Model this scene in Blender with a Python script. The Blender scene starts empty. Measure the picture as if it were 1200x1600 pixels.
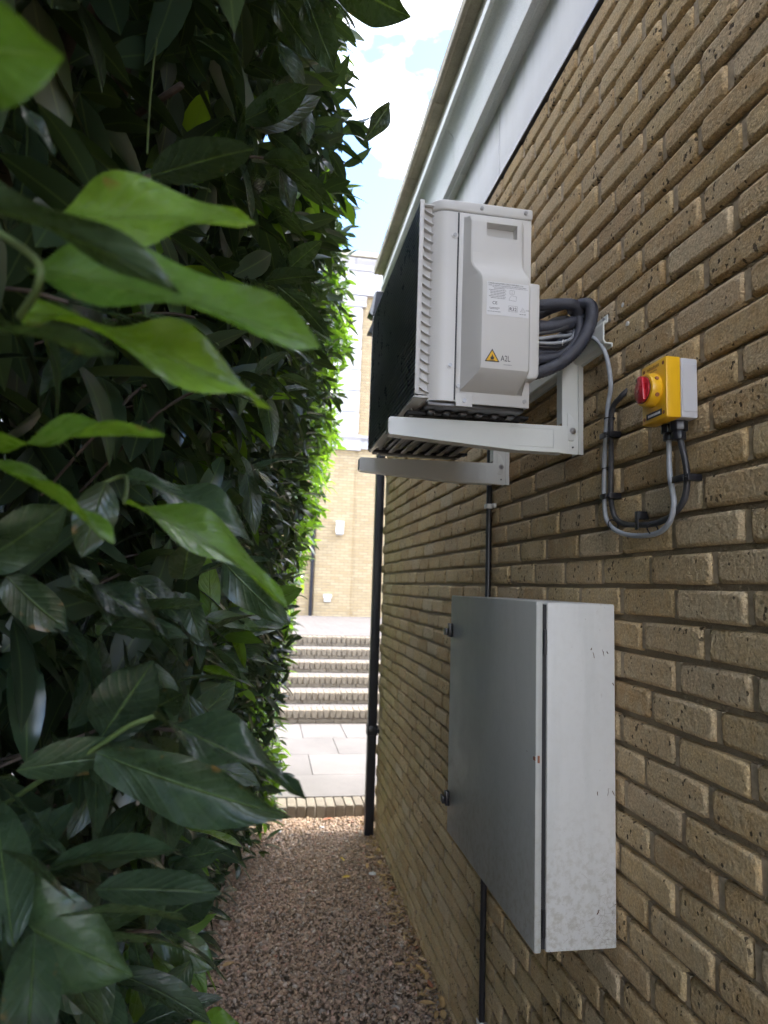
import bpy, bmesh, math, random
import numpy as np
from mathutils import Vector, Matrix
random.seed(7)
rng = np.random.default_rng(11)
R = math.radians
sc = bpy.context.scene
COL = sc.collection

# ------------------------------------------------------------------ camera
CAM = Vector((-0.8431, -4.3362, 1.8217))
YAW, PIT, ROL, FPX = 0.163835, 0.110699, 0.031943, 1042.1
FW = Vector((math.sin(YAW)*math.cos(PIT), math.cos(YAW)*math.cos(PIT), math.sin(PIT)))
_r = Vector((math.cos(YAW), -math.sin(YAW), 0)); _u = _r.cross(FW)
RT = _r*math.cos(ROL) + _u*math.sin(ROL); UP = -_r*math.sin(ROL) + _u*math.cos(ROL)
cd = bpy.data.cameras.new('camera'); cam = bpy.data.objects.new('camera', cd); COL.objects.link(cam)
cam.matrix_world = Matrix(((RT.x, UP.x, -FW.x, CAM.x), (RT.y, UP.y, -FW.y, CAM.y), (RT.z, UP.z, -FW.z, CAM.z), (0, 0, 0, 1)))
cd.sensor_fit = 'VERTICAL'; cd.sensor_height = 36.0; cd.sensor_width = 27.0
cd.lens = FPX/1600*36.0
cd.clip_start = 0.01; cd.clip_end = 500
cd.dof.use_dof = True; cd.dof.focus_distance = 1.3; cd.dof.aperture_fstop = 6.0
sc.camera = cam
sc.render.resolution_x = 768; sc.render.resolution_y = 1024

# ------------------------------------------------------------------ light
SUN_EL, SUN_AZ = R(56), R(94)          # azimuth clockwise from +Y
sdir = Vector((math.cos(SUN_EL)*math.sin(SUN_AZ), math.cos(SUN_EL)*math.cos(SUN_AZ), math.sin(SUN_EL)))
w = bpy.data.worlds.new('World'); sc.world = w; w.use_nodes = True
nt = w.node_tree; nt.nodes.clear()
def wn(t, **k):
    n = nt.nodes.new(t)
    for a, b in k.items(): setattr(n, a, b)
    return n
sky = wn('ShaderNodeTexSky', sky_type='NISHITA', sun_disc=False, sun_elevation=SUN_EL, sun_rotation=SUN_AZ, air_density=.55, dust_density=.3, ozone_density=4.0)
tc = wn('ShaderNodeTexCoord'); mp = wn('ShaderNodeMapping'); mp.inputs['Scale'].default_value = (1, 1, 1.8)
mp.inputs['Location'].default_value = (0.35, 0.2, 0.1)
nz = wn('ShaderNodeTexNoise'); nz.inputs['Scale'].default_value = 3.2; nz.inputs['Detail'].default_value = 7; nz.inputs['Roughness'].default_value = .55
rp = wn('ShaderNodeValToRGB'); rp.color_ramp.elements[0].position = .46; rp.color_ramp.elements[1].position = .70
mx = wn('ShaderNodeMix', data_type='RGBA'); mx.inputs[7].default_value = (11.4, 10.8, 10.0, 1)
bg = wn('ShaderNodeBackground'); bg.inputs['Strength'].default_value = 0.13; out = wn('ShaderNodeOutputWorld')
L = nt.links.new
L(tc.outputs['Generated'], mp.inputs['Vector']); L(mp.outputs[0], nz.inputs['Vector']); L(nz.outputs[0], rp.inputs[0])
L(rp.outputs[0], mx.inputs[0]); L(sky.outputs[0], mx.inputs[6]); L(mx.outputs[2], bg.inputs['Color']); L(bg.outputs[0], out.inputs['Surface'])
sd = bpy.data.lights.new('sun', 'SUN'); sd.energy = 1.3; sd.angle = R(12); sd.color = (1, .95, .87)
so = bpy.data.objects.new('sun', sd); COL.objects.link(so); so.rotation_euler = sdir.to_track_quat('Z', 'Y').to_euler(); so.location = (6, -2, 9)
sc.view_settings.view_transform = 'Standard'; sc.view_settings.look = 'None'; sc.view_settings.gamma = 1
sc.view_settings.exposure = 3.35
sc.render.engine = 'CYCLES'; sc.cycles.max_bounces = 6; sc.cycles.diffuse_bounces = 4; sc.cycles.glossy_bounces = 3; sc.cycles.transmission_bounces = 4; sc.cycles.adaptive_threshold = .02

# ------------------------------------------------------------------ helpers
WL = {}
def link(name, data, parent=None, loc=(0, 0, 0), **props):
    o = bpy.data.objects.new(name, data); COL.objects.link(o)
    o.location = loc; WL[o.name] = Vector(loc)
    if parent is not None:
        o.parent = parent; o.matrix_parent_inverse = Matrix.Translation(-WL[parent.name])
    for k, v in props.items(): o[k] = v
    return o
def thing(name, loc, label, category, group=None):
    o = link(name, None, None, loc, label=label, category=category)
    o.empty_display_size = .1
    if group: o['group'] = group
    return o
class B:
    """collects shapes in world coordinates; build() links them as one mesh object"""
    def __init__(s): s.v = []; s.f = []
    def add(s, vs, fs):
        n = len(s.v); s.v += [tuple(p) for p in vs]; s.f += [tuple(i+n for i in f) for f in fs]; return s
    def box(s, x0, x1, y0, y1, z0, z1):
        return s.add([(x, y, z) for z in (z0, z1) for x, y in ((x0, y0), (x1, y0), (x1, y1), (x0, y1))],
                     [(0, 3, 2, 1), (4, 5, 6, 7), (0, 1, 5, 4), (1, 2, 6, 5), (2, 3, 7, 6), (3, 0, 4, 7)])
    def prism(s, poly, axis, a, b):
        """poly of 2-D points extruded along axis from a to b; X axis: (y,z), Y axis: (x,z), Z axis: (x,y)"""
        def p3(p, t):
            return {'X': (t, p[0], p[1]), 'Y': (p[0], t, p[1]), 'Z': (p[0], p[1], t)}[axis]
        n = len(poly)
        s.add([p3(p, a) for p in poly]+[p3(p, b) for p in poly],
              [tuple(range(n)), tuple(range(2*n-1, n-1, -1))]+[(i, i+n, (i+1) % n+n, (i+1) % n) for i in range(n)])
        return s
    def cyl(s, p, q, r, n=16, r2=None):
        p, q = Vector(p), Vector(q); d = (q-p).normalized(); a = d.orthogonal().normalized(); b = d.cross(a)
        r2 = r if r2 is None else r2
        c = [math.tau*i/n for i in range(n)]
        vs = [p+(a*math.cos(t)+b*math.sin(t))*r for t in c]+[q+(a*math.cos(t)+b*math.sin(t))*r2 for t in c]
        return s.add(vs, [tuple(range(n-1, -1, -1)), tuple(range(n, 2*n))]+[(i, (i+1) % n, (i+1) % n+n, i+n) for i in range(n)])
    def tube(s, pts, r, n=10, ridge=0, samples=12):
        P = [Vector(p) for p in pts]; path = []
        for i in range(len(P)-1):                       # Catmull-Rom
            p0 = P[max(i-1, 0)]; p1 = P[i]; p2 = P[i+1]; p3 = P[min(i+2, len(P)-1)]
            for k in range(samples):
                t = k/samples
                path.append(.5*((2*p1)+(p2-p0)*t+(2*p0-5*p1+4*p2-p3)*t*t+(3*p1-p0-3*p2+p3)*t**3))
        path.append(P[-1]); nr = Vector((.13, .31, .94))
        vs = []; fs = []
        for i, p in enumerate(path):
            d = (path[min(i+1, len(path)-1)]-path[max(i-1, 0)]).normalized()
            nr = (nr-d*nr.dot(d)).normalized(); b = d.cross(nr)
            rr = r*(1+(ridge if i % 2 else -ridge))
            for k in range(n):
                t = math.tau*k/n; vs.append(p+(nr*math.cos(t)+b*math.sin(t))*rr)
            if i:
                for k in range(n):
                    fs.append(((i-1)*n+k, (i-1)*n+(k+1) % n, i*n+(k+1) % n, i*n+k))
        m = len(path)-1
        fs += [tuple(range(n-1, -1, -1)), tuple(m*n+k for k in range(n))]
        return s.add(vs, fs)
    def mesh(s, name, mat, bevel=0, smooth=False, seg=2):
        me = bpy.data.meshes.new(name); me.from_pydata(s.v, [], s.f)
        bm = bmesh.new(); bm.from_mesh(me); bmesh.ops.recalc_face_normals(bm, faces=bm.faces)
        if bevel:
            es = [e for e in bm.edges if len(e.link_faces) == 2 and e.calc_face_angle(0) > R(25)]
            bmesh.ops.bevel(bm, geom=es, offset=bevel, segments=seg, affect='EDGES', profile=.5, clamp_overlap=True)
        bm.to_mesh(me); bm.free()
        if mat: me.materials.append(mat)
        if smooth or bevel:
            me.polygons.foreach_set('use_smooth', [True]*len(me.polygons))
            if smooth != 'full':
                try: me.set_sharp_from_angle(angle=R(38))
                except Exception: pass
        return me
    def build(s, name, mat, parent=None, bevel=0, smooth=False, seg=2, **props):
        return link(name, s.mesh(name, mat, bevel, smooth, seg), parent, **props)

# ------------------------------------------------------------------ materials
class Mat:
    def __init__(s, name):
        s.m = bpy.data.materials.new(name); s.m.use_nodes = True; s.t = s.m.node_tree
        s.b = s.t.nodes['Principled BSDF']; s.o = s.t.nodes['Material Output']
    def n(s, t, ins=None, **k):
        n = s.t.nodes.new(t)
        for a, b in k.items(): setattr(n, a, b)
        for a, b in (ins or {}).items(): s.put(n.inputs[a], b)
        return n
    def put(s, sock, v):
        if isinstance(v, bpy.types.NodeSocket): s.t.links.new(v, sock)
        elif isinstance(v, (tuple, list)) and sock.type == 'RGBA' and len(v) == 3: sock.default_value = (*v, 1)
        else: sock.default_value = v
    def set(s, **k):
        for a, v in k.items(): s.put(s.b.inputs[a.replace('_', ' ')], v)
        return s
    def pos(s): return s.n('ShaderNodeNewGeometry').outputs['Position']
    def noise(s, scale, detail=4, rough=.55, vec=None, dist=0):
        return s.n('ShaderNodeTexNoise', {'Vector': vec or s.pos(), 'Scale': scale, 'Detail': detail, 'Roughness': rough, 'Distortion': dist}).outputs[0]
    def ramp(s, f, *stops):
        n = s.n('ShaderNodeValToRGB', {'Fac': f}); cr = n.color_ramp
        while len(cr.elements) < len(stops): cr.elements.new(.5)
        for e, (p, c) in zip(cr.elements, stops):
            e.position = p; e.color = (*c, 1) if isinstance(c, (tuple, list)) else (c, c, c, 1)
        return n.outputs[0]
    def mix(s, f, a, b, mode='MIX'):
        n = s.n('ShaderNodeMix', data_type='RGBA', blend_type=mode)
        s.put(n.inputs[0], f); s.put(n.inputs[6], a); s.put(n.inputs[7], b); return n.outputs[2]
    def math(s, op, a, b=0.0, c=None):
        n = s.n('ShaderNodeMath', operation=op); s.put(n.inputs[0], a); s.put(n.inputs[1], b)
        if c is not None: s.put(n.inputs[2], c)
        return n.outputs[0]
    def map(s, vec, scale=(1, 1, 1), loc=(0, 0, 0), rot=(0, 0, 0)):
        return s.n('ShaderNodeMapping', {'Vector': vec, 'Scale': scale, 'Location': loc, 'Rotation': rot}).outputs[0]
    def bump(s, h, dist=.002, strength=1.0, normal=None):
        n = s.n('ShaderNodeBump', {'Height': h, 'Distance': dist, 'Strength': strength})
        if normal is not None: s.put(n.inputs['Normal'], normal)
        return n.outputs[0]
    def rnd(s):
        a = s.n('ShaderNodeObjectInfo').outputs['Random']; b = s.n('ShaderNodeNewGeometry').outputs['Random Per Island']
        return s.math('FRACT', s.math('ADD', a, s.math('MULTIPLY', b, 7.31)))
def plain(name, col, rough=.5, metal=0.0, var=.12, nscale=9, bump=0.0, bscale=300, spec=.5):
    m = Mat(name); n = m.noise(nscale, 5)
    c = m.mix(1.0, col, m.ramp(n, (.3, 1-var), (.7, 1+var)), 'MULTIPLY')
    m.set(Base_Color=c, Roughness=m.ramp(m.noise(nscale*2.3), (.3, rough*.85), (.7, min(1, rough*1.15))), Metallic=metal)
    m.b.inputs['Specular IOR Level'].default_value = spec
    if bump: m.set(Normal=m.bump(m.noise(bscale, 3), bump))
    return m.m

def brick_mat():
    m = Mat('stock_brick'); r = m.rnd(); p = m.pos()
    base = m.ramp(r, (0, (.40, .265, .135)), (.22, (.48, .335, .17)), (.45, (.52, .38, .205)), (.62, (.50, .365, .21)), (.8, (.46, .315, .165)), (.93, (.53, .41, .265)), (1, (.43, .30, .17)))
    blot = m.noise(26, 2, .6)
    c = m.mix(m.ramp(blot, (.35, 0.0), (.72, .5)), base, (.47, .40, .27))
    grit = m.noise(190, 3, .7)
    c = m.mix(1.0, c, m.ramp(grit, (.28, .68), (.72, 1.45)), 'MULTIPLY')
    # pits: fired-out specks, dark and sunken, only on some bricks
    vor = m.n('ShaderNodeTexVoronoi', {'Vector': m.map(p, (1, 1, .72)), 'Scale': 62, 'Randomness': 1.0}).outputs['Distance']
    vor = m.math('ADD', vor, m.math('MULTIPLY', m.math('SUBTRACT', m.noise(190, 1), .5), .42))
    gate = m.math('ADD', m.math('MULTIPLY', m.noise(15, 1), .62), m.math('MULTIPLY', m.math('FRACT', m.math('MULTIPLY', r, 5.7)), .2))
    thr = m.math('SUBTRACT', gate, .252)
    pit = m.ramp(m.math('SUBTRACT', thr, vor), (.0, 0.0), (.06, 1.0))
    c = m.mix(m.math('MULTIPLY', pit, .8), c, (.045, .035, .026))
    # green algae stain low down, in patches
    sepn = m.math('DIVIDE', m.n('ShaderNodeSeparateXYZ', {'Vector': p}).outputs[2], 3.5)
    alg = m.math('MULTIPLY', m.ramp(m.noise(1.9, 3, .6, m.map(p, (1, 1, .45))), (.40, 0.0), (.70, 1.0)), m.ramp(sepn, (0.0, .8), (.45, .6), (.62, .25), (.8, 0.0)))
    c = m.mix(m.math('MULTIPLY', alg, .35), c, (.17, .165, .065))
    h = m.math('ADD', m.math('MULTIPLY', grit, .5), m.math('MULTIPLY', m.noise(75, 3, .65), 1.1))
    h = m.math('SUBTRACT', h, m.math('MULTIPLY', pit, .8))
    m.set(Base_Color=c, Roughness=.92, Normal=m.bump(h, .005, .9)); m.b.inputs['Specular IOR Level'].default_value = .2
    return m.m
def mortar_mat():
    m = Mat('mortar'); c = m.mix(m.noise(30, 5), (.27, .21, .135), (.38, .30, .20))
    c = m.mix(1.0, c, m.ramp(m.noise(350, 3, .7), (.3, .75), (.7, 1.2)), 'MULTIPLY')
    m.set(Base_Color=c, Roughness=.95, Normal=m.bump(m.noise(160, 4, .7), .006)); return m.m
def farbrick_mat():
    m = Mat('far_brick')
    p = m.pos(); s = m.n('ShaderNodeSeparateXYZ', {'Vector': p})
    vx = m.math('ADD', s.outputs[0], s.outputs[1])
    v = m.n('ShaderNodeCombineXYZ', {'X': vx, 'Y': s.outputs[2]}).outputs[0]
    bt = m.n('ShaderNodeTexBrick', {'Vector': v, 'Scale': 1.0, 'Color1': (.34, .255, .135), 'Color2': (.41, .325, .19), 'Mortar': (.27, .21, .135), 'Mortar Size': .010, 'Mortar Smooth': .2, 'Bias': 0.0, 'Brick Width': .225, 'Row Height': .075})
    c = m.mix(m.ramp(m.noise(1.3, 5), (.4, 0.0), (.75, .35)), bt.outputs[0], (.44, .32, .17))
    m.set(Base_Color=c, Roughness=.9, Normal=m.bump(m.math('SUBTRACT', 1.0, bt.outputs[1]), .008)); return m.m
def gravel_mat():
    m = Mat('gravel_stone'); r = m.rnd()
    c = m.ramp(r, (0, (.29, .19, .125)), (.2, (.39, .275, .185)), (.38, (.22, .155, .11)), (.55, (.42, .32, .225)), (.7, (.34, .225, .16)), (.84, (.28, .24, .20)), (.95, (.47, .39, .31)), (1, (.38, .19, .13)))
    c = m.mix(1.0, c, m.ramp(m.noise(90, 2), (.3, 1.05), (.7, 1.55)), 'MULTIPLY')
    m.set(Base_Color=c, Roughness=.8); return m.m
def soil_mat():
    m = Mat('soil'); c = m.mix(m.noise(60, 6, .65), (.07, .05, .035), (.20, .145, .10))
    m.set(Base_Color=c, Roughness=.95, Normal=m.bump(m.noise(120, 5, .7), .012)); return m.m
def leaf_mat(name, dark, mid, lime, trans, vein=(.20, .30, .10)):
    m = Mat(name); r = m.rnd()
    uv = m.n('ShaderNodeUVMap').outputs[0]; s = m.n('ShaderNodeSeparateXYZ', {'Vector': uv})
    u, v = s.outputs[0], s.outputs[1]
    av = m.math('ABSOLUTE', m.math('SUBTRACT', v, .5))
    rib = m.ramp(av, (0.0, 1.0), (.03, 0.0))
    # side veins: arcs leaving the midrib forwards
    ph = m.math('ADD', m.math('MULTIPLY', m.math('SUBTRACT', u, m.math('MULTIPLY', av, .55)), 56.0), m.math('MULTIPLY', m.noise(9, 2), 1.5))
    sv = m.math('POWER', m.math('ABSOLUTE', m.math('SINE', m.math('MULTIPLY', ph, .5))), 10.0)
    c = m.ramp(r, (0, dark), (.55, mid), (.85, mid), (1, lime))
    c = m.mix(1.0, c, m.ramp(m.noise(35, 2), (.3, .8), (.7, 1.2)), 'MULTIPLY')
    c = m.mix(m.math('MULTIPLY', rib, .55), c, vein)
    c = m.mix(m.math('MULTIPLY', sv, .05), c, vein)
    # blemishes along a few margins
    ble = m.math('MULTIPLY', m.ramp(m.noise(45, 3), (.66, 0.0), (.70, 1.0)), m.ramp(av, (.30, 0.0), (.46, 1.0)))
    c = m.mix(m.math('MULTIPLY', ble, .8), c, (.20, .12, .04))
    h = m.math('ADD', m.math('MULTIPLY', sv, -.2), m.math('MULTIPLY', rib, -1.0))
    h = m.math('ADD', h, m.math('MULTIPLY', m.noise(110, 3), .5))
    nrm = m.bump(h, .0016, .8)
    m.set(Base_Color=c, Roughness=m.ramp(m.noise(60, 3), (.3, .2), (.7, .36)), Normal=nrm)
    m.b.inputs['Specular IOR Level'].default_value = .5
    tr = m.n('ShaderNodeBsdfTranslucent', {'Color': m.mix(1.0, c, (2.6, 2.5, .9), 'MULTIPLY'), 'Normal': nrm})
    ms = m.n('ShaderNodeMixShader'); m.put(ms.inputs[0], trans); m.t.links.new(m.b.outputs[0], ms.inputs[1]); m.t.links.new(tr.outputs[0], ms.inputs[2])
    m.t.links.new(ms.outputs[0], m.o.inputs['Surface']); return m.m
def foliage_mat(name, dark, mid, lime, trans):
    m = Mat(name); r = m.rnd()
    c = m.ramp(r, (0, dark), (.55, mid), (.85, mid), (1, lime))
    uv = m.n('ShaderNodeUVMap').outputs[0]; v = m.n('ShaderNodeSeparateXYZ', {'Vector': uv}).outputs[1]
    rib = m.ramp(m.math('ABSOLUTE', m.math('SUBTRACT', v, .5)), (0.0, .5), (.05, 0.0))
    c = m.mix(rib, c, (.14, .20, .07))
    m.set(Base_Color=c, Roughness=m.ramp(m.math('FRACT', m.math('MULTIPLY', r, 9.0)), (0, .2), (1, .38)))
    tr = m.n('ShaderNodeBsdfTranslucent', {'Color': m.mix(1.0, c, (2.6, 2.5, .9), 'MULTIPLY')})
    ms = m.n('ShaderNodeMixShader'); m.put(ms.inputs[0], trans); m.t.links.new(m.b.outputs[0], ms.inputs[1]); m.t.links.new(tr.outputs[0], ms.inputs[2])
    m.t.links.new(ms.outputs[0], m.o.inputs['Surface']); return m.m
def stone_mat(name, a, b, rough=.85, sc_=3, bump=.002):
    m = Mat(name); c = m.mix(m.ramp(m.noise(sc_, 6, .65), (.35, 0.0), (.7, 1.0)), a, b)
    c = m.mix(1.0, c, m.ramp(m.noise(200, 3, .7), (.3, .85), (.7, 1.12)), 'MULTIPLY')
    c = m.mix(1.0, c, m.ramp(m.rnd(), (0, .86), (1, 1.08)), 'MULTIPLY')
    m.set(Base_Color=c, Roughness=rough, Normal=m.bump(m.noise(90, 5, .65), bump)); return m.m
def cabinet_mat(k=1.0):  # k below one puts the door's shade into the paint colour
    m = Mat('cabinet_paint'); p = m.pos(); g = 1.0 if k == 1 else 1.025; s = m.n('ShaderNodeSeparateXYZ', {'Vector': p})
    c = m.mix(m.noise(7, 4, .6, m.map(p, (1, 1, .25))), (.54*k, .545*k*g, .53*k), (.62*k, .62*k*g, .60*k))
    streak = m.ramp(m.noise(20, 4, .6, m.map(p, (1, 1, .12))), (.5, 0.0), (.8, .35))
    c = m.mix(streak, c, (.36, .38, .36))
    low = m.ramp(s.outputs[2], (.0, 1.0), (1.0, 1.0))
    lowf = m.n('ShaderNodeMapRange', {'Value': s.outputs[2], 'From Min': 1.02, 'From Max': 1.34, 'To Min': 1.0, 'To Max': 0.0}).outputs[0]
    dirt = m.math('MULTIPLY', m.ramp(m.noise(48, 6, .75), (.47, 0.0), (.60, 1.0)), m.math('ADD', m.math('MULTIPLY', lowf, .5), .05))
    c = m.mix(dirt, c, (.30, .27, .20))
    rust = m.math('MULTIPLY', m.ramp(m.noise(34, 5, .7, m.map(p, (1, 1, .3))), (.62, 0.0), (.70, 1.0)), m.n('ShaderNodeMapRange', {'Value': s.outputs[0], 'From Min': -.09, 'From Max': 0.0, 'To Min': .06, 'To Max': .6}).outputs[0])
    c = m.mix(rust, c, (.20, .11, .05))
    speck = m.ramp(m.noise(75, 4, .7), (.70, 0.0), (.74, 1.0))
    c = m.mix(m.math('MULTIPLY', speck, .7), c, (.13, .10, .07))
    m.set(Base_Color=c, Roughness=m.ramp(m.noise(12, 4), (.3, .42), (.7, .6)), Normal=m.bump(m.noise(10, 2), .0015, .4)); return m.m

M = {}
M['brick'] = brick_mat(); M['mortar'] = mortar_mat(); M['farbrick'] = farbrick_mat(); M['perpend'] = plain('perpend_mortar', (.42, .33, .22), .95, var=.25, nscale=60); M['gravel'] = gravel_mat(); M['soil'] = soil_mat()
C1 = ((.023, .039, .021), (.038, .066, .032), (.060, .10, .038)); C2 = ((.07, .145, .022), (.11, .21, .028), (.16, .27, .035))
M['leaf'] = leaf_mat('laurel_leaf', *C1, .22)
M['young_lit'] = leaf_mat('young_lit_leaf', *C2, .42)  # lime of new growth, also standing in for sunlit glow
M['leaf_small'] = foliage_mat('laurel_foliage', *C1, .18); M['young_lit_small'] = foliage_mat('young_lit_foliage', *C2, .45)
M['wood'] = plain('twig_bark', (.075, .055, .04), .85, var=.35, nscale=40, bump=.002, bscale=90)
M['greentwig'] = plain('green_twig', (.09, .13, .035), .6, var=.25, nscale=40)
M['acgrey'] = plain('ac_enamel', (.64, .635, .62), .38, var=.03, nscale=4, bump=.0001, bscale=900)
M['acpanel'] = plain('ac_plastic', (.62, .615, .60), .45, var=.03, nscale=4, bump=.00015, bscale=900)
M['grille'] = plain('grille_plastic', (.19, .21, .28), .3, var=.15)
M['void'] = plain('grille_void', (.008, .008, .010), .8)
M['pan'] = plain('galvanised_pan', (.12, .12, .125), .35, .7, var=.3, nscale=14)
M['rubber'] = plain('black_rubber', (.012, .012, .014), .6, var=.3)
M['bracket'] = plain('bracket_powder_coat', (.72, .74, .71), .35, var=.04, nscale=6)
M['steel'] = plain('zinc_steel', (.45, .45, .46), .3, .95, var=.1)
M['hose'] = plain('hose_foam', (.045, .048, .065), .5, var=.25, nscale=30, bump=.0012, bscale=350)
M['cablegrey'] = plain('grey_cable_sheath', (.32, .34, .37), .38, var=.12, nscale=40)
M['cabledark'] = plain('dark_cable_sheath', (.05, .05, .055), .45, var=.5, nscale=18)
M['black'] = plain('black_plastic', (.014, .014, .018), .35, var=.2)
M['pipe'] = plain('downpipe_paint', (.016, .018, .026), .42, var=.2, nscale=5)
M['yellow'] = plain('yellow_plastic', (.78, .44, .015), .32, var=.04)
M['red'] = plain('red_plastic', (.50, .018, .03), .3, var=.06)
M['isogrey'] = plain('grey_enclosure', (.50, .51, .54), .4, var=.03)
M['white'] = plain('white_plastic', (.72, .72, .70), .4, var=.05)
M['paper'] = plain('label_paper', (.74, .75, .77), .5, var=.02)
M['ink'] = plain('label_ink', (.03, .03, .035), .6)
M['inkgrey'] = plain('label_fine_print', (.22, .22, .24), .6)
M['render'] = stone_mat('white_painted_stone', (.66, .665, .67), (.72, .72, .72), .75, 1.2, .0008)
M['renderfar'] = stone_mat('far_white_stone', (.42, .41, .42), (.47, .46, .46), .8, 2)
M['frieze'] = stone_mat('frieze_paint', (.74, .75, .76), (.80, .805, .81), .7, 1.0, .0008)
def frieze_mat():
    m = Mat('frieze_paint'); p = m.pos(); z = m.n('ShaderNodeSeparateXYZ', {'Vector': p}).outputs[2]
    c = m.mix(m.noise(1.5, 4), (.74, .75, .76), (.80, .805, .81))
    top = m.n('ShaderNodeMapRange', {'Value': z, 'From Min': 3.66, 'From Max': 3.83, 'To Min': 0.0, 'To Max': 1.0}).outputs[0]
    run = m.ramp(m.noise(9, 5, .65, m.map(p, (1, 1, .22))), (.42, 0.0), (.72, 1.0))
    c = m.mix(m.math('MULTIPLY', m.math('MULTIPLY', run, top), .75), c, (.36, .40, .27))
    c = m.mix(m.math('MULTIPLY', run, .10), c, (.42, .41, .36))
    m.set(Base_Color=c, Roughness=.7, Normal=m.bump(m.noise(30, 4), .001)); return m.m
M['frieze'] = frieze_mat()
M['moulding'] = stone_mat('moulding_paint', (.66, .70, .66), (.77, .78, .77), .75, 2.5, .001)
M['coping'] = stone_mat('weathered_coping', (.52, .475, .37), (.33, .30, .235), .9, 5, .004)
M['paving'] = stone_mat('sandstone_slab', (.135, .124, .115), (.17, .155, .145), .85, 2.5, .002)
M['stepbrick'] = stone_mat('step_brick', (.19, .16, .118), (.25, .213, .163), .9, 14, .005)
M['stepcore'] = stone_mat('step_mortar', (.17, .14, .11), (.24, .20, .16), .95, 10, .004)
M['gravelbed'] = stone_mat('gravel_bed', (.20, .15, .105), (.34, .26, .19), .95, 60, .02)
M['cabinet'] = cabinet_mat(); M['cabinet_door_shaded'] = cabinet_mat(.74)  # door: same paint, darkened and greened for the shade facing the hedge
M['dryleaf'] = plain('dry_leaf', (.42, .27, .11), .7, var=.35, nscale=30)
def litter_mat():
    m = Mat('leaf_litter'); c = m.ramp(m.rnd(), (0, (.22, .13, .055)), (.4, (.40, .27, .12)), (.7, (.50, .37, .19)), (1, (.28, .11, .05)))
    m.set(Base_Color=c, Roughness=.8); return m.m
M['litter'] = litter_mat()
M['rustleaf'] = plain('rust_leaf', (.30, .11, .05), .7, var=.3, nscale=30)
M['yelleaf'] = plain('yellow_leaf', (.62, .42, .05), .6, var=.2, nscale=30)
M['whitestone'] = plain('pale_stone', (.62, .62, .62), .7, var=.1, nscale=30, bump=.002, bscale=60)
M['debris'] = plain('dry_debris', (.12, .06, .03), .9, var=.4, nscale=60)
M['cobweb'] = plain('dusty_web', (.42, .40, .36), .9)
def blockpave_mat():
    m = Mat('block_paving'); v = m.map(m.pos(), rot=(0, 0, R(45)))
    bt = m.n('ShaderNodeTexBrick', {'Vector': v, 'Scale': 1.0, 'Color1': (.12, .108, .103), 'Color2': (.15, .137, .13), 'Mortar': (.085, .074, .068), 'Mortar Size': .008, 'Brick Width': .21, 'Row Height': .105})
    m.set(Base_Color=m.mix(1.0, bt.outputs[0], m.ramp(m.noise(2, 5), (.3, .88), (.7, 1.08)), 'MULTIPLY'), Roughness=.9); return m.m
M['blockpave'] = blockpave_mat()

# ------------------------------------------------------------------ ground
def struct(o): o['kind'] = 'structure'; return o
struct(B().add([(-150, -150, -.03), (150, -150, -.03), (150, 150, -.03), (-150, 150, -.03)], [(0, 1, 2, 3)]).build('ground', M['soil']))
struct(B().add([(-1.6, -9, -.006), (0.02, -9, -.006), (.02, 1.105, -.006), (-1.6, 1.105, -.006)], [(0, 1, 2, 3)]).build('gravel_path', M['gravelbed']))
def ico_template():
    bm = bmesh.new(); bmesh.ops.create_icosphere(bm, subdivisions=1, radius=1)
    v = np.array([p.co[:] for p in bm.verts]); f = np.array([[q.index for q in p.verts] for p in bm.faces]); bm.free(); return v, f
def mesh_np(name, V, F, mat, uv=None, smooth=True, mats=None, midx=None):
    me = bpy.data.meshes.new(name); me.vertices.add(len(V)); me.vertices.foreach_set('co', V.astype(np.float32).ravel())
    me.loops.add(F.size); me.loops.foreach_set('vertex_index', F.astype(np.int32).ravel())
    me.polygons.add(len(F)); me.polygons.foreach_set('loop_start', np.arange(0, F.size, 3, dtype=np.int32))
    if smooth: me.polygons.foreach_set('use_smooth', np.ones(len(F), bool))
    for q in (mats or [mat]): me.materials.append(q)
    if midx is not None: me.polygons.foreach_set('material_index', midx.astype(np.int32))
    if uv is not None:
        l = me.uv_layers.new(name='UVMap'); l.data.foreach_set('uv', uv[F.ravel()].astype(np.float32).ravel())
    me.update(calc_edges=True); me.validate(); return me
def rand_rot(n):
    q = rng.normal(size=(n, 4)); q /= np.linalg.norm(q, axis=1)[:, None]; a, b, c, d = q.T
    return np.stack([1-2*(c*c+d*d), 2*(b*c-a*d), 2*(b*d+a*c), 2*(b*c+a*d), 1-2*(b*b+d*d), 2*(c*d-a*b), 2*(b*d-a*c), 2*(c*d+a*b), 1-2*(b*b+c*c)], 1).reshape(n, 3, 3)
iv, jf = ico_template()
N1 = 50000
gx = rng.uniform(-1.5, -.002, N1); gy = 1.095-rng.random(N1)**1.15*3.3
size = rng.gamma(7, .00090, N1).clip(.0032, .015)
sh = np.stack([rng.uniform(.9, 1.5, N1), rng.uniform(.7, 1.1, N1), rng.uniform(.4, .75, N1)], 1)*size[:, None]
ro = rand_rot(N1)
jit = 1+rng.normal(0, .14, (N1, len(iv), 1))
PV = np.einsum('nij,nvj->nvi', ro, iv[None]*sh[:, None]*jit)
PV[:, :, 2] *= .8
gz = size*rng.uniform(.1, 1.0, N1)+.006*np.sin(gx*9+gy*4)*np.sin(gy*5.3)+.004
PV += np.stack([gx, gy, gz], 1)[:, None]
F = (jf[None]+(np.arange(N1)*len(iv))[:, None, None]).reshape(-1, 3)
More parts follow.
